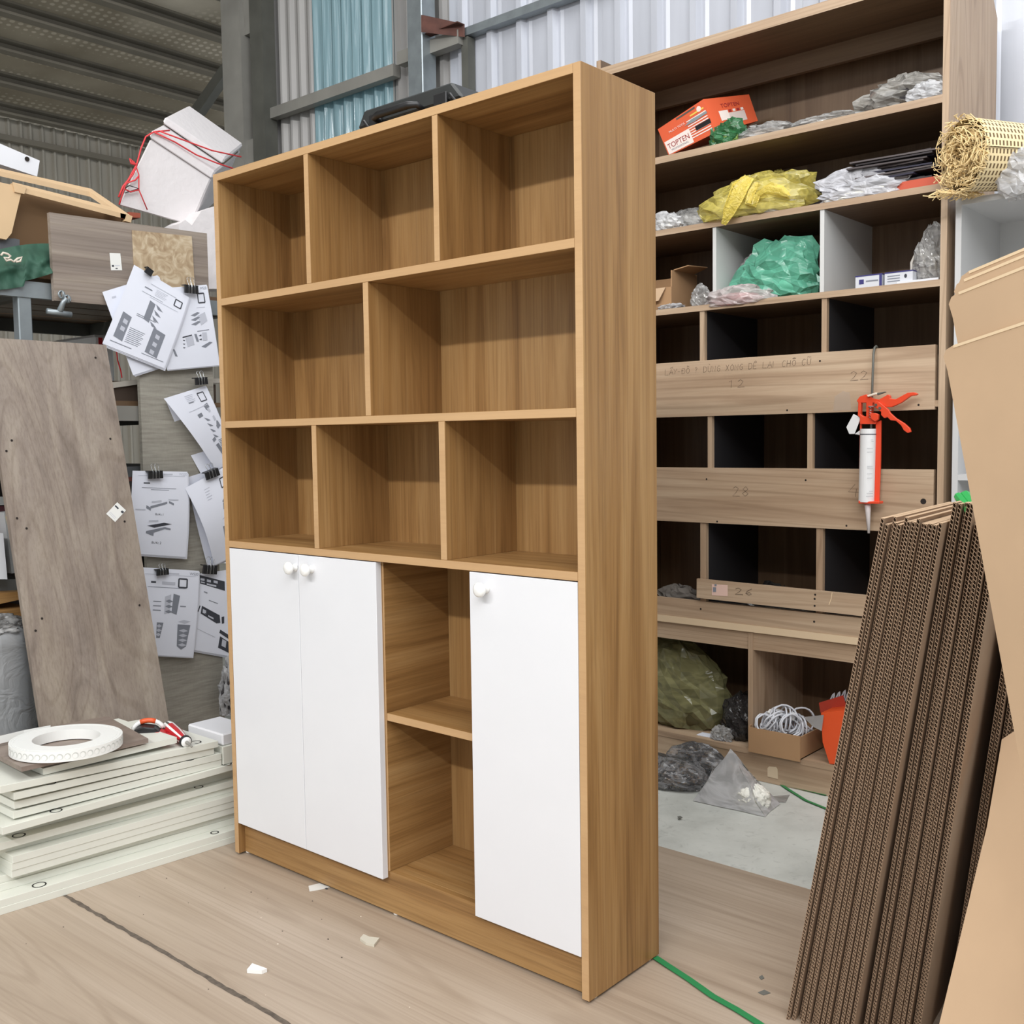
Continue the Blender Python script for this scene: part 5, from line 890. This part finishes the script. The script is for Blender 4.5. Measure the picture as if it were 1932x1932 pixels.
for (v_, m_) in ((819, M['inkd']),): MB().lathe([(rr+.0003, 0), (rr+.0003, .0026)], 28, Matrix.Translation(a0+dz*.068)@q).build('cartridge_band', m_, g_)
for v_, u0, u1 in ((880, 1636, 1650), (883, 1636, 1650), (927, 1640, 1650), (931, 1635, 1650), (936.5, 1634, 1650), (846, 1636, 1650), (853, 1636, 1650), (894, 1636, 1649), (902, 1636, 1649), (830, 1643, 1650), (833, 1644, 1650)):
    b = MB(); b.ribbon([G(u0, v_, -.003-rr-.0004), G((u0+u1)/2+1, v_, -.003-rr-.0004), G(u1-3, v_, -.003-rr*.9-.0008)], .0009, (0, -1, 0)); b.build('print', M['ink'], g_)
n0, n1 = G(1637, 950, -.003), G(1639, 1006, -.003); MB().tube([n0, n0*.7+n1*.3, n1], [.0095, .0075, .0035], 12).build('nozzle', plain('nozzle_plastic', (214, 206, 204), .4), g_, smooth=True)
gp('tag', ((1610, 781), (1624, 788), (1612, 819), (1602, 819), (1596.5, 806)), .0, .002, WHC); gp('tag', ((1612, 819), (1622, 812), (1622, 821)), .001, .002, WHC)
gp('release_lever', ((1635, 746), (1653, 740), (1654, 744), (1637, 749)), -.012, .012, plain('cream_plastic', (226, 214, 196), .5)); gp('release_tip', ((1653, 742), (1670, 738.5), (1672, 740), (1655, 746)), -.008, .006, M['dsteel'])
MB().tube([G(1644, 766+k*.9*1.3, 0)+Vector((.005*cos(k*1.6), -.006+.005*sin(k*1.6), 0)) for k in range(20)], .0009, 5).build('spring', WIRE, g_, smooth=True); gp('plunger_plate', ((1637, 766), (1649, 766), (1649, 767.5), (1637, 767.5)), -.012, .012, WIRE); gp('barrel_head', ((1641, 780), (1650, 779), (1657, 782), (1656, 792), (1650, 795), (1643, 790)), -.016, .012, OG)
# ------------------------------------------------------------------ black tool case on the bookcase
t_ = thing('tool_case', 'black plastic tool case lying on top of the oak bookcase', 'case', (.47, .085, 1.8005)); BP = plain('black_case', (40, 42, 42), .5, var=.1, vs=30)
MB().prism([(0, 0, 0), (.345, 0, 0), (.345, 0, .036), (0, 0, .036)], (0, .155, 0)).build('lower_shell', BP, t_, bevel=.006)
hexa(MB(), [Vector(p) for p in ((.012, .012, .082), (.30, .012, .082), (.30, .15, .082), (.012, .15, .082))], [Vector(p) for p in ((0, 0, .038), (.345, 0, .038), (.345, .155, .038), (0, .155, .038))]).build('upper_shell', BP, t_, bevel=.005)
MB().tube([(.085, -.001, .036), (.085, -.022, .042), (.105, -.028, .044), (.205, -.028, .044), (.225, -.022, .042), (.225, -.001, .036)], [.006, .007, .0085, .0085, .007, .006], 10).build('handle', BLK, t_, smooth=True)
for x in (.05, .262): BX(x, x+.04, -.008, .0, .020, .058).build('latch', BLK, t_, bevel=.002)
b = MB(); b.add([(.012, -.0006, .006), (.042, -.0006, .006), (.042, -.0006, .030), (.012, -.0006, .030)], [(0, 1, 2, 3)]); b.build('label_sticker', STK, t_); b = MB(); [b.add([(.015, -.001, z), (.038, -.001, z), (.038, -.001, z+.003), (.015, -.001, z+.003)], [(0, 1, 2, 3)]) for z in (.010, .017, .024)]; o = b.build('sticker_print', M['inkd'], t_); o['kind'] = 'stuff'
for k, (x, r) in enumerate(((.03, .0), (.31, .0))): MB().tube([(x, -.004, .012), (x+.02, -.006, .03), (x, -.004, .05)], .004, 6).build('rib', BLK, t_)
BX(.0, .03, -.006, .02, .002, .034).build('corner_guard', BLK, t_, bevel=.004)
# ------------------------------------------------------------------ small litter on the floor
DIRT = plain('floor_dirt', (98, 88, 78), .95, var=.3, vs=80)
b = MB(); n = 120
pts = [(-.12+2.4*i/n) for i in range(n+1)]
vs = []
for x in pts: vs += [(x, -.4245-.004*R.random(), FZ-.0005), (x, -.4175+.004*R.random(), FZ-.0005)]
o = MB(); o.add(vs, [(2*i, 2*i+1, 2*i+3, 2*i+2) for i in range(n)]); o = o.build('seam_dirt', DIRT); tag(o, 'dark grit packed into the seam between the two laminate floor sheets', 'dirt', kind='stuff'); o.location.z = .0008
def chip(name, lab, px, h, mat, cat='scrap'):
    o = MB().prism([at(u_, v_, 'Z', FZ+.0003) for u_, v_ in px], (0, 0, h)).build(name, mat); tag(o, lab, cat, 'scraps on the laminate floor'); return o
o = chip('price_tag', 'white paper tag poking out from under the bookcase', ((582, 1672), (603, 1667), (622, 1674), (603, 1679), (584, 1682)), .001, STK, 'tag'); MB().prism([at(u_, v_, 'Z', FZ+.0015) for u_, v_ in ((615, 1675), (619, 1676.5), (617, 1678), (613, 1677))], (0, 0, .0003)).build('print_spot', M['inkd'], o)
chip('plastic_chip', 'pale plastic chip on the floor in front of the open niche', ((679, 1775), (686, 1767), (697, 1772), (716, 1774), (706, 1787), (690, 1783)), .006, plain('pale_chip', (206, 200, 184), .4))
chip('plastic_chip', 'small triangular white chip in the left foreground', ((466, 1836), (476, 1824), (504, 1834), (494, 1838)), .008, M['whitek'])
SPK = plain('dark_speck', (70, 62, 54), .9); SPL = plain('pale_speck', (226, 214, 196), .8)
b = MB(); bl = MB()
for k in range(70):
    x, y = R.uniform(-.05, 1.6), R.uniform(-.9, -.03); s_ = R.uniform(.001, .003); c = Vector((x, y, FZ+.0003)); tgt = b if k % 3 else bl
    tgt.add([c+Vector((s_*cos(a), s_*.7*sin(a), 0)) for a in (0, 1.3, 2.5, 3.9, 5.1)]+[c+Vector((0, 0, s_*.5))], [(0, 1, 5), (1, 2, 5), (2, 3, 5), (3, 4, 5), (4, 0, 5)])
o = b.build('sawdust_specks', SPK); tag(o, 'dark specks of dirt scattered over the laminate floor', 'dirt', kind='stuff'); o = bl.build('sawdust_specks', SPL); tag(o, 'pale specks of sawdust scattered over the laminate floor', 'dirt', kind='stuff')
for px, lab in ((((1432, 1844), (1438, 1840), (1442, 1846), (1436, 1849)), 'small dark leaf scrap right of the bookcase, the farther one'), (((1430, 1873), (1442, 1868), (1454, 1874), (1440, 1878)), 'flat dark scrap right of the bookcase, the nearer one'), (((1278, 1541), (1284, 1540), (1288, 1543), (1281, 1545)), 'tiny dark scrap on the concrete near the screw bag')):
    chip('dark_scrap', lab, px, .001, plain('scrap_grey', (104, 104, 98), .8))
